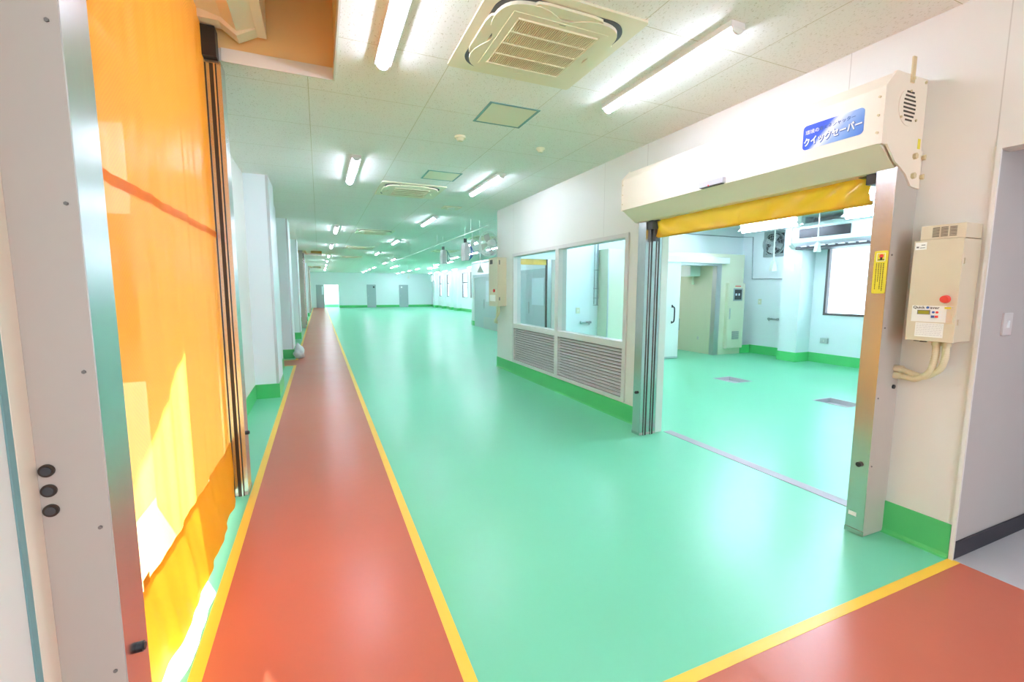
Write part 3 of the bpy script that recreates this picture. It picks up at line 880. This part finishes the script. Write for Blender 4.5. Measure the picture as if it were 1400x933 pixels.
def far_control_box():
    t = empty('control_box', (XR, 7.98, 1.2), 'tall beige control box at the far corner of the right wall', 'control box')
    MB().box(3.045, XR, 7.75, 8.20, 1.21, 2.11, .005).build('housing', 'box', t)
    dr = MB().box(3.03, 3.045, 7.745, 8.205, 1.205, 2.115, .003).build('door', 'box', t)
    MB().box(3.026, 3.03, 8.0, 8.14, 2.0, 2.08).build('vent_slot', 'ink', dr)
    MB().cyl((3.03, 7.9, 1.5), (3.005, 7.9, 1.5), .03, 16).build('stop_button', 'redp', dr, smooth=True)
    MB().box(3.027, 3.03, 7.85, 8.15, 1.3, 1.42).build('keypad_panel', 'label', dr)
    MB().box(3.06, 3.08, 7.745, 7.749, 1.98, 2.06).build('hinge', 'print', t)
    MB().box(3.06, 3.08, 7.745, 7.749, 1.32, 1.38).build('hinge', 'print', t)
    for k in range(2):
        p = hose([(3.12, 7.9 + k * .1, 1.21), (3.12, 7.9 + k * .1, 1.08), (3.12, 8.05, .97 - k * .03), (3.14, 8.18, .92 - k * .03), (3.205, 8.21, .90 - k * .03)])
        MB().tube(p, .016, 8).build('conduit', 'conduit', t, smooth=True)
far_control_box()

# ---------------------------------------------------------------- ceiling lamps
def lamp_proto():
    t = empty('ceiling_lamp', (0, 0, H))
    MB().box(-.055, .055, -.635, .635, H - .036, H, .004).build('housing', 'white', t)
    tb = MB()
    prof = [(.034 * math.cos(a), H - .036 + .028 * math.sin(a)) for a in [math.pi + math.pi * k / 10 for k in range(11)]]
    tb.prism(prof, 'y', -.62, .62)
    tb.build('tube', 'tube', t)
    MB().prism([(x * 1.12, H - .036 + (z - H + .036) * 1.12) for x, z in prof], 'y', -.635, -.62).prism([(x * 1.12, H - .036 + (z - H + .036) * 1.12) for x, z in prof], 'y', .62, .635).build('end_cap', 'white', t)
    return t
rows = [
    ('left row above walkway', .45, [-1.3, 2.62, 6.16, 12.1, 16.65, 21.5, 25.1, 29.0, 32.5, 36.0]),
    ('middle row over green floor', 2.25, [-1.3, 2.63, 6.22, 9.85, 14.4, 19.1]),
    ('row starting mid hall', 3.38, [22.4, 25.5, 30.9, 33.7, 36.2, 38.5]),
    ('lone pair in far hall', 4.45, [28.4, 30.2]),
    ('right row near block corner', 5.75, [15.1, 17.35, 20.0]),
    ('outer row beyond block', 6.37, [23.1, 26.0, 31.6, 34.6, 37.4, 40.0]),
    ('tight pair beyond inner block', 6.98, [28.8, 30.3]),
    ('row along window wall', 8.95, [26.0, 27.5, 31.2, 33.8, 36.3, 38.8]),
]
ordn = ['first', 'second', 'third', 'fourth', 'fifth', 'sixth', 'seventh', 'eighth', 'ninth', 'tenth']
lp = lamp_proto()
first = True
for nm, x, ys in rows:
    vis = [y for y in ys if y > 0]
    for y in ys:
        o = lp if first else dup(lp)
        first = False
        o.location = (x, y, H)
        if y > 0:
            lab = 'lit tube lamp, %s from the camera, %s' % (ordn[vis.index(y)], nm)
        else:
            lab = 'lit tube lamp behind the viewer in the %s' % nm
        tag(o, lab, 'ceiling lamp', 'tube lamps on the hall ceiling')
# lamps in the far passage and behind the partition rooms
o = dup(lp); o.location = (1.0, YF + .75, H); tag(o, 'tube lamp in the passage behind the far opening', 'ceiling lamp', 'tube lamps on the hall ceiling')
for i, y in enumerate((10.5, 14.0)):
    o = dup(lp); o.location = (4.6, y, H)
    tag(o, 'tube lamp behind the louvred window, %s' % ('nearer one beyond the rear opening' if i == 0 else 'farther one beyond the rear opening'), 'ceiling lamp', 'tube lamps on the hall ceiling')

# reflector lamps of the side room
def twin_proto():
    z = 2.80
    t = empty('reflector_lamp', (0, 0, z))
    MB().prism([(-.14, z - .01), (-.05, z + .055), (.05, z + .055), (.14, z - .01), (.13, z - .01), (.045, z + .045), (-.045, z + .045), (-.13, z - .01)], 'y', -.64, .64).build('reflector', 'white', t)
    MB().box(-.06, .06, -.64, .64, z + .0, z + .19, .004).build('ballast_body', 'white', t)
    for tx_, tz_ in ((0.0, z - .016), (-.085, z + .145)):
        MB().cyl((tx_, -.615, tz_), (tx_, .615, tz_), .019, 12).build('tube', 'tube_side', t, smooth=True)
        for s in (-1, 1):
            MB().box(tx_ - .022, tx_ + .022, s * .615, s * .64, tz_ - .024, tz_ + .024).build('lamp_holder', 'white', t)
    for s in (-1, 1):
        MB().cyl((0, s * .4, z + .19), (0, s * .4, H), .008, 8).build('hanger', 'white', t)
    return t
tp = twin_proto()
side = [(8.55, 6.55, 'twin tube reflector lamp in the side room, in front of the wall fan'), (8.55, 4.45, 'twin tube reflector lamp in the side room, beside the shutter column'),
        (5.6, 6.9, 'twin tube reflector lamp behind the louvred window'), (6.6, 5.4, 'unseen twin tube lamp added to brighten the middle of the side room'), (6.6, 3.2, 'unseen twin tube lamp added to brighten the near half of the side room'),  # middle and near-half lamps are out of view, added to brighten the room
        (5.6, 3.2, 'twin tube reflector lamp near the open shutter inside the side room')]
o = dup(lp); o.location = (5.2, -.5, 2.6); tag(o, 'unseen tube lamp added to brighten the grey side corridor', 'ceiling lamp', 'tube lamps on the hall ceiling')  # out of view, added to lift the grey corridor wall
o = dup(lp); o.location = (7.0, 9.4, 2.55); tag(o, 'hidden tube lamp added to light the dim passage behind the ivory partition', 'ceiling lamp', 'tube lamps on the hall ceiling')  # placed out of sight beside the doorway, added to light the passage
for i, (x, y, lab) in enumerate(side):
    o = tp if i == 0 else dup(tp)
    o.location = (x, y, 2.80)
    tag(o, lab, 'lamp', 'reflector lamps in the side room')

# ---------------------------------------------------------------- cassette air conditioners
def cassette():
    z = H
    t = empty('ceiling_air_conditioner', (0, 0, z))
    s = .465
    MB().prism(rounded(-s, s, -s, s, .02, 3), 'z', z - .012, z).build('panel', 'acwhite', t)
    # dark air gap ring and raised inner plate
    MB().prism(rounded(-.40, .40, -.40, .40, .15, 10), 'z', z - .016, z - .011).build('air_gap', 'darkgrey', t)
    pts = []
    n = 96
    for k in range(n):
        a = 2 * math.pi * k / n
        c, s_ = math.cos(a), math.sin(a)
        p = 5.0
        r = .385 / ((abs(c) ** p + abs(s_) ** p) ** (1 / p))
        q = abs(math.cos(2 * a)) ** 6      # pinch where the four flaps sit
        r *= 1 - .175 * q
        pts.append((r * c, r * s_))
    MB().prism(pts, 'z', z - .034, z - .012).build('centre_plate', 'acwhite', t)
    MB().slab('z', z - .0365, z - .034, -.30, .30, -.30, .30, [(-.265, .265, -.265, .265)]).build('grille_frame', 'acwhite', t)
    for k in range(4):
        a = k * math.pi / 2
        f = MB().prism([(-.235, .346), (-.17, .334), (.17, .334), (.235, .346), (.20, .396), (.14, .406), (-.14, .406), (-.20, .396)], 'z', z - .030, z - .016)
        for v in f.bm.verts:
            x, y = v.co.x, v.co.y
            v.co.x, v.co.y = x * math.cos(a) - y * math.sin(a), x * math.sin(a) + y * math.cos(a)
        f.build('flap', 'acwhite', t)
    MB().box(-.25, .25, -.25, .25, z - .0355, z - .0345).build('grille_backing', 'grille', t)
    g = MB()
    for k in range(40):
        x = -.25 + k * .5 / 39
        g.box(x - .003, x + .003, -.25, .25, z - .041, z - .0355)
    g.build('grille_slats', 'acwhite', t)
    g = MB()
    for y in (-.125, 0, .125): g.box(-.25, .25, y - .005, y + .005, z - .044, z - .036)
    g.box(-.256, .256, -.256, -.25, z - .044, z - .0345).box(-.256, .256, .25, .256, z - .044, z - .0345)
    g.build('grille_bar', 'acwhite', t)
    MB().box(-.02, .02, -.29, -.285, z - .037, z - .0345).build('indicator', 'print', t)
    return t
ac = cassette()
acs = [(1.322, 2.66, 'large four way cassette air conditioner nearest the camera'), (1.335, 7.10, 'cassette air conditioner just beyond the two ceiling hatches'),
       (1.40, 12.4, 'third cassette air conditioner down the hall ceiling'), (1.40, 17.1, 'fourth cassette air conditioner down the hall ceiling'),
       (1.40, 21.9, 'fifth cassette air conditioner down the hall ceiling'), (4.55, 12.5, 'cassette air conditioner beyond the corner of the right wall'),
       (4.55, 17.2, 'cassette air conditioner behind the hanging hose reels')]
for i, (x, y, lab) in enumerate(acs):
    o = ac if i == 0 else dup(ac)
    o.location = (x, y, H)
    tag(o, lab, 'air conditioner', 'cassette air conditioners on the ceiling')

# ---------------------------------------------------------------- ceiling hatches, detectors, speakers
def hatch():
    t = empty('ceiling_hatch', (0, 0, H))
    s = .228
    MB().slab('z', H - .004, H, -s, s, -s, s, [(-s + .022, s - .022, -s + .022, s - .022)]).build('frame', 'teal', t)
    MB().box(-s + .024, s - .024, -s + .024, s - .024, H - .003, H).build('lid', 'acwhite', t)
    return t
h0 = hatch()
for i, (x, y, lab) in enumerate(((1.565, 3.80, 'square ceiling hatch with teal frame next to the nearest air conditioner'), (1.565, 6.06, 'square ceiling hatch with teal frame in front of the second air conditioner'))):
    o = h0 if i == 0 else dup(h0); o.location = (x, y, H)
    tag(o, lab, 'ceiling hatch', 'hatches in the ceiling')
def det(name, x, y, r, lab, cat):
    t = empty(name, (x, y, H), lab, cat)
    MB().cyl((x, y, H), (x, y, H - .02), r, 24).build('base', 'acwhite', t, smooth=True)
    MB().cyl((x, y, H - .02), (x, y, H - .045), r * .8, 24, r * .5).build('sensing_head', 'acwhite', t, smooth=True)
det('smoke_detector', 1.351, 4.47, .055, 'round cream smoke detector between the two ceiling hatches', 'smoke detector')
det('heat_detector', 2.248, 4.476, .045, 'small round white detector near the top of the right wall', 'detector')
t = empty('emergency_light', (2.303, 8.22, H), 'small cream downlight plate on the ceiling behind the second air conditioner', 'downlight')
MB().box(2.14, 2.46, 8.08, 8.36, H - .02, H, .004).build('plate', 'cream', t)
MB().cyl((2.3, 8.22, H - .02), (2.3, 8.22, H - .03), .07, 20).build('lens', 'white', t)

# ---------------------------------------------------------------- white hanging cones, cords, reels, pipe rail
def polyline_obj(name, pts, r, m, parent=None, seg=8):
    return MB().tube([Vector(p) for p in pts], r, seg).build(name, m, parent, smooth=True)
rail = polyline_obj('pipe_rail', [(3.06, 8.3, 2.75), (3.06, 20.5, 2.75)], .012, 'white')
tag(rail, 'long thin white pipe rail hanging under the ceiling along the hall', 'pipe')
for i, y in enumerate((9.4, 12.4, 16.4, 20.2)):
    o = polyline_obj('rail_hanger', [(3.06, y, 2.765), (3.06, y, H)], .006, 'white')
    tag(o, 'thin rod holding up the pipe rail, %s from the wall corner' % ordn[i], 'hanger rod', 'rods holding the pipe rail')
def outlet(x, y, z0, z1, lab, r=.05):
    t = empty('hanging_outlet', (x, y, z0), lab, 'hanging outlet', 'hanging power outlets')
    MB().tube([(x, y, z1), (x + .004, y + .01, (z0 + z1) / 2), (x, y, z0 + .13)], .006, 8, radii=[.006, .007, .012]).build('cord', 'white', t, smooth=True)
    MB().prism([(x - .012, z0 + .14), (x + .012, z0 + .14), (x + .028, z0 + .10), (x + r, z0 + .02), (x + r, z0), (x - r, z0), (x - r, z0 + .02), (x - .028, z0 + .10)], 'y', y - .025, y + .025).build('plug_body', 'white', t)
outlet(6.0, 4.49, 1.79, H, 'white cord outlet hanging in the side room in front of the wall fan')
outlet(7.0, 4.53, 2.10, H, 'white cord outlet hanging in front of the dark unit cooler')
outlet(3.3, 9.5, 1.90, H, 'white cone outlet hanging at the corner of the right wall', .07)
outlet(4.9, 27.0, 2.2, H, 'distant white outlet hanging before the far wall, left one', .07)
outlet(6.9, 27.0, 2.2, H, 'distant white outlet hanging before the far wall, right one', .07)
outlet(3.06, 9.3, 2.45, 2.74, 'short white outlet hanging directly from the pipe rail', .04)
def reel(x, y, z, s, m, lab):
    t = empty('hose_reel', (x, y, z), lab, 'hose reel', 'hanging hose reels')
    MB().prism([(x - .05, z - .18 * s), (x + .05, z - .18 * s), (x + .065, z), (x + .04, z + .17 * s), (x - .04, z + .17 * s), (x - .065, z)], 'y', y - .12 * s, y + .12 * s).build('housing', 'louvre', t)
    MB().box(x - .03, x - .01, y - .03, y + .03, z + .15 * s, z + .26 * s).box(x + .01, x + .03, y - .03, y + .03, z + .15 * s, z + .26 * s).build('bracket', 'black', t)
    ring = [(x + .085, y + .17 * s * math.cos(a), z + .17 * s * math.sin(a)) for a in [k * 2 * math.pi / 20 for k in range(20)]]
    MB().tube(ring, .012, 6, closed=True).build('hose_coil', m, t, smooth=True)
    p = hose([(x + .09, y, z - .17 * s), (x + .16, y, z - .1 * s), (x + .20, y, z - .02), (x + .13, y, z + .14 * s)], 8)
    MB().tube(p, .01, 6).build('hose', m, t, smooth=True)
    MB().cyl((x, y, z + .25 * s), (x, y, H), .008, 8).build('hanger', 'white', t)
reel(3.3, 10.58, 2.44, 1.2, 'blue', 'grey hose reel with blue hose hanging nearest the wall corner')
reel(3.3, 12.69, 2.46, 1.1, 'teal', 'grey hose reel hanging farther from the wall corner')
reel(7.0, 30.0, 2.32, 1.2, 'darkgrey', 'dark hose reel hanging far off near the window wall')

# wall fan behind the corner
def fan(name, c, r, axis, lab, lite, parts_mat='white', box=False):
    # axis: unit vector the fan blows towards
    c = Vector(c); ax = Vector(axis).normalized()
    t = empty(name, c, lab, 'fan')
    up = Vector((0, 0, 1)); sd = ax.cross(up).normalized()
    def P(a, b, d): return c + sd * a + up * b + ax * d
    g = MB()
    for q in range(1, 5):
        rr = r * q / 4
        g.tube([P(rr * math.cos(k * math.pi / 14), rr * math.sin(k * math.pi / 14), .07 - .03 * (q / 4) ** 2) for k in range(28)], .004, 5, closed=True)
    for k in range(16):
        a = k * math.pi / 8
        g.tube([P(.03 * math.cos(a), .03 * math.sin(a), .07), P(r * .6 * math.cos(a), r * .6 * math.sin(a), .06), P(r * math.cos(a), r * math.sin(a), .0)], .003, 5)
    g.build('guard', parts_mat, t, smooth=True)
    g = MB()
    for k in range(4):
        a = k * math.pi / 2 + .4
        ps = []
        for rr, w_, tw in ((.05, .05, .02), (r * .5, .11 * r / .26, .03), (r * .88, .13 * r / .26, .01)):
            for s_ in (-1, 1):
                ang = a + s_ * w_ / max(rr, .06) * .5
                ps.append((rr, ang, s_ * tw))
        for i in (0, 2):
            A = [ps[i], ps[i + 1], ps[i + 3], ps[i + 2]]
            g.poly([P(q[0] * math.cos(q[1]), q[0] * math.sin(q[1]), q[2]) for q in A])
            g.poly([P(q[0] * math.cos(q[1]), q[0] * math.sin(q[1]), q[2] + .003) for q in A])
    g.build('blades', 'alu' if box else 'frame', t)
    MB().cyl(P(0, 0, -.03), P(0, 0, .05), r * .18, 20).build('hub', parts_mat, t, smooth=True)
    MB().cyl(P(0, 0, -.12), P(0, 0, -.03), r * .3, 20).build('motor', parts_mat, t, smooth=True)
    g = MB().tube([P(r * 1.02 * math.cos(k * math.pi / 16), r * 1.02 * math.sin(k * math.pi / 16), 0) for k in range(32)], .012, 8, closed=True)
    g.build('rim', parts_mat, t, smooth=True)
    return t
fan('wall_fan', (3.14, 8.48, 2.42), .24, (-.35, 1, -.15), 'white round wall fan half hidden behind the corner of the right wall', True)
MBf = fan('ventilation_fan', (9.60, 7.20, 2.585), .255, (-1, 0, 0), 'grey round ventilation fan high on the side room wall', False, 'pipe', True)
MB().slab('x', 9.64, 9.69, 6.93, 7.49, 2.30, 2.88, [(6.99, 7.43, 2.36, 2.82)]).build('mounting_frame', 'pipe', MBf)
MB().box(9.665, 9.695, 6.99, 7.43, 2.36, 2.82).build('shutter_back', 'darkgrey', MBf)

# ---------------------------------------------------------------- side room furniture
# cream box partition with sliding door
cb = MB().slab('y', 7.75, 7.85, 5.47, 9.36, 0, 2.34, [(7.30, 8.50, -1, 2.10)])
cb.box(5.47, 5.57, 7.85, 8.10, 0, 2.34).box(9.26, 9.36, 7.85, 8.10, 0, 2.34).box(5.47, 9.36, 7.75, 8.10, 2.34, 2.36)
o = struct('wall_cold_room', cb, 'ivory', label='ivory prefabricated partition standing in the side room')
struct('trim_11', MB().box(8.50, 8.62, 7.735, 7.75, 0, 2.14).box(7.3, 8.50, 7.735, 7.75, 2.08, 2.14).box(8.475, 8.499, 7.74, 7.86, 0, 2.08), 'alu', label='metal jamb of the doorway in the ivory partition')
struct('trim_12', MB().box(5.465, 5.49, 7.742, 7.755, 0, 2.34), 'alu')
d = struct('door_7', MB().box(6.1, 7.34, 7.68, 7.73, .04, 2.16), 'white', label='white sliding door leaf pushed to the left of the doorway')
struct('door_edge', MB().box(6.1, 7.34, 7.675, 7.735, 0.01, .05), 'alu', d)
hs = hose([(7.13, 7.68, 1.17), (7.13, 7.62, 1.15), (7.13, 7.60, 1.10), (7.13, 7.60, .90), (7.13, 7.62, .83), (7.13, 7.68, .81)], 6)
hh = MB().tube(hs, .014, 8); hh.box(7.115, 7.145, 7.67, 7.682, 1.14, 1.2).box(7.115, 7.145, 7.67, 7.682, .79, .84)
hh.keep = True
hh.build('door_handle', 'black', d, smooth=True)
rl = struct('trim_13', MB().box(6.0, 8.76, 7.64, 7.75, 2.13, 2.27, .006), 'white', label='white cover rail above the sliding door')
# interior passage behind the doorway: through the rear wall
struct('wall_passage', MB().box(8.5, 8.58, 7.852, 8.23, 0, 2.33).box(8.5, 8.58, 8.23, 12, 0, 2.6).box(6.3, 6.4, YE, 12, 0, 2.6).box(6.3, 8.58, 12, 12.1, 0, 2.6).box(6.3, 8.58, YE, 12, 2.55, 2.6), 'ivory', label='ivory walls of the dim passage behind the doorway')
# shallow cold-room interior built in front of the rear wall opening
t = empty('wall_cabinet', (9.05, 7.75, .15), 'tall ivory wall cabinet with small display screen and vent', 'cabinet')
MB().box(8.79, 9.32, 7.66, 7.75, .15, 1.69, .006).build('body', 'ivory', t)
dr = MB().box(8.80, 9.31, 7.645, 7.66, .16, 1.68, .004).build('door', 'ivory', t)
sb = MB().box(8.93, 9.22, 7.637, 7.645, 1.28, 1.57).build('screen_bezel', 'pipe', dr)
MB().box(8.965, 9.185, 7.633, 7.637, 1.31, 1.54).build('screen', 'darkgrey', dr)
MB().box(8.985, 9.04, 7.6315, 7.633, 1.40, 1.45).box(9.08, 9.13, 7.6315, 7.633, 1.40, 1.45).build('screen_marks', 'frost', dr)
v = MB()
for k in range(7): v.box(8.95, 9.17, 7.638, 7.645, .37 + k * .028, .385 + k * .028)
v.build('vent', 'pipe', dr)
MB().box(8.83, 8.85, 7.628, 7.645, .85, 1.1).build('handle', 'alu', dr)
MB().box(8.98, 9.16, 7.643, 7.645, 1.61, 1.63).build('name_strip', 'redp', dr)

# wall plates
def plate(name, x0, x1, y0, y1, z0, z1, m, lab, cat, face):
    t = empty(name, ((x0 + x1) / 2, (y0 + y1) / 2, z0), lab, cat)
    MB().box(x0, x1, y0, y1, z0, z1, .002).build('plate', m, t)
    cx, cy, cz = (x0 + x1) / 2, (y0 + y1) / 2, (z0 + z1) / 2
    if face == '-y': MB().box(cx - .012, cx + .012, y0 - .004, y0, cz - .02, cz + .02).build('rocker', 'white', t)
    if face == '-x': MB().box(x0 - .004, x0, cy - .012, cy + .012, cz - .02, cz + .02).build('rocker', 'white', t)
plate('wall_switch', 3.465, 3.565, 1.193, 1.203, 1.26, 1.385, 'frame', 'light switch plate on the grey corridor wall', 'switch', '-y')
plate('wall_switch', 4.93, 5.02, 8.088, 8.10, 1.03, 1.15, 'ivory', 'ivory switch plate seen through the right pane of the louvred window', 'switch', '-y')
plate('wall_switch', XW - .012, XW, 7.50, 7.58, 1.19, 1.32, 'ivory', 'ivory switch plate on the wall above the tap right of the cabinet', 'switch', '-x')
plate('power_outlet', XW - .04, XW, 5.9, 6.05, .42, .53, 'alu', 'grey metal power outlet low on the wall under the window', 'outlet', '-x')
plate('wall_switch', 9.268, 9.28, 6.45, 6.53, 1.93, 2.07, 'white', 'white plate high on the white pier beside the window', 'switch', '-x')
plate('switch_box', XL + .0, XL + .04, 5.2, 5.42, 1.30, 1.62, 'alu', 'grey box on the left wall behind the orange shutter column', 'switch box', '')

def tap(o, ax, lab):
    o = Vector(o)
    t = empty('wall_tap', o, lab, 'tap')
    if ax == 'y': sd, fw = Vector((1, 0, 0)), Vector((0, -1, 0))
    else: sd, fw = Vector((0, 1, 0)), Vector((-1, 0, 0))
    up = Vector((0, 0, 1))
    MB().cyl(o - sd * .09 + fw * .03, o + sd * .09 + fw * .03, .02, 12).build('body', 'pipe', t, smooth=True)
    MB().cyl(o - sd * .13 + fw * .03, o - sd * .09 + fw * .03, .028, 8).build('knob', 'pipe', t)
    MB().cyl(o + sd * .09 + fw * .03, o + sd * .13 + fw * .03, .028, 8).build('knob', 'pipe', t)
    MB().tube(hose([o + fw * .03, o + fw * .09 + up * .015, o + fw * .16, o + fw * .17 - up * .04], 6), .011, 8).build('spout', 'pipe', t, smooth=True)
    MB().cyl(o - sd * .06, o - sd * .06 + fw * .03, .018, 10).build('wall_union', 'pipe', t)
    MB().cyl(o + sd * .06, o + sd * .06 + fw * .03, .018, 10).build('wall_union', 'pipe', t)
tap((5.16, 8.10, .84), 'y', 'chrome mixer tap on the white wall seen through the louvred window')
tap((XW, 7.15, .86), 'x', 'chrome mixer tap on the wall right of the ivory cabinet')

# pipes
pp = MB()
pp.tube([(5.44, 8.08, H), (5.44, 8.08, 1.2)], .010, 8)
pp.tube([(5.36, 8.08, H), (5.36, 8.08, 1.22)], .008, 8)
for z in (1.94, 1.55, 1.35, 1.2): pp.tube([(5.34, 8.075, z), (5.48, 8.075, z)], .007, 8)
tag(pp.build('water_pipes', 'pipe', None, smooth=True), 'pair of thin vertical water pipes seen through the right pane', 'pipes')
cp = MB()
cp.tube([(5.5, 8.085, 2.82), (9.5, 8.085, 2.82), (9.66, 7.80, 2.80), (9.66, 7.76, 1.80), (9.66, 6.76, 1.78), (9.66, 6.76, 2.78)], .012, 8)
tag(cp.build('conduit_pipe', 'pipe', None, smooth=True), 'thin steel conduit looping around the ventilation fan', 'pipe')

# unit cooler above the window
t = empty('unit_cooler', (9.35, 5.5, 2.35), 'white ceiling unit cooler with dark intake above the side room window', 'unit cooler')
MB().prism([(9.10, 2.50), (9.10, 2.80), (9.16, 2.88), (9.66, 2.88), (9.66, 2.42), (9.20, 2.42)], 'y', 4.7, 6.42).build('body', 'wallw', t)
for y in (4.66, 6.42):
    MB().prism([(9.06, 2.46), (9.06, 2.80), (9.14, 2.90), (9.68, 2.90), (9.68, 2.38), (9.16, 2.38)], 'y', y, y + .05).build('end_cover', 'white', t)
MB().box(9.085, 9.10, 5.3, 6.27, 2.58, 2.76).build('intake', 'black', t)
MB().box(9.12, 9.62, 4.75, 6.35, 2.36, 2.42).build('drip_tray', 'darkgrey', t)
lv = MB()
for k in range(8): lv.box(9.10, 9.14, 4.85 + k * .18, 4.97 + k * .18, 2.40, 2.43)
lv.build('outlet_louvre', 'alu', t)
for y in (4.9, 6.2): MB().cyl((9.4, y, 2.88), (9.4, y, H), .01, 8).build('hanger', 'pipe', t)

# boxed unit and plates in the passage behind the doorway
t = empty('wall_unit', (8.4, 8.45, 1.80), 'white boxed unit high inside the dim doorway', 'wall unit')
MB().box(8.18, 8.5, 8.25, 8.66, 1.86, 2.2, .01).build('housing', 'white', t)
MB().cyl((8.42, 8.42, 1.72), (8.42, 8.42, 1.86), .035, 12).cyl((8.42, 8.42, 1.66), (8.42, 8.42, 1.72), .05, 12).build('drain_neck', 'ivory', t, smooth=True)
plate('wall_vent', 8.488, 8.5, 8.86, 9.10, .5, .80, 'pipe', 'grey square vent low on the passage wall behind the doorway', 'vent', '')
plate('power_outlet', 8.49, 8.5, 8.2, 8.26, .32, .40, 'frame', 'small outlet low on the passage wall behind the doorway', 'outlet', '')

# raised yellow shutter in the rear opening of the side room
t = empty('roll_shutter', (3.9, 8.0, 0), 'raised yellow sheet shutter over the rear opening behind the louvred window', 'shutter')
wb = MB().box(3.40, 4.46, 8.02, 8.045, 2.01, 2.12).build('curtain', 'curtain_yellow', t)
MB().box(3.36, 4.52, 7.92, 8.095, 2.26, 2.6, .01).build('header_box', 'wallw', t)
MB().box(3.36, 4.5, 7.98, 8.095, 2.12, 2.26).build('valance', 'wallw', t)
MB().box(4.20, 4.29, 8.0, 8.095, 0, 2.26).build('guide_column', 'steel', t)
MB().box(4.18, 4.20, 8.0, 8.06, 0, 2.12).build('guide_slot', 'slot', t)
MB().box(4.29, 4.47, 7.99, 8.095, 0, 2.26).build('side_cover', 'beige', t)

# notice panel on the block corner, bag on the floor
t = empty('wall_panel_board', (6.08, 18.45, 1.1), 'narrow pale blue board on the corner of the inner block', 'board')
MB().box(6.085, 6.10, 18.28, 18.55, 1.15, 2.05).build('frame', 'white', t)
MB().box(6.08, 6.085, 18.40, 18.54, 1.18, 2.02).build('sheet', 'frost', t)

bagm = MB()
r = bmesh.ops.create_icosphere(bagm.bm, subdivisions=3, radius=.13)
for v in r['verts']:
    n = math.sin(v.co.x * 37 + v.co.y * 21) * math.cos(v.co.z * 33 + v.co.y * 17)
    v.co *= 1 + .16 * n
    v.co.z = max(-.10, v.co.z) + (.09 * max(0, v.co.z - .07) / .06)
    v.co = Vector((v.co.x * .85 - .46, v.co.y * 1.1 + 10.86, v.co.z + .1))
    if v.co.z < .003: v.co.z = .003
bo_ = bagm.build('plastic_bag', 'bagm', None, smooth=True, sharp=60)
tag(bo_, 'crumpled white plastic bag on the floor beside the second left pillar', 'plastic bag')
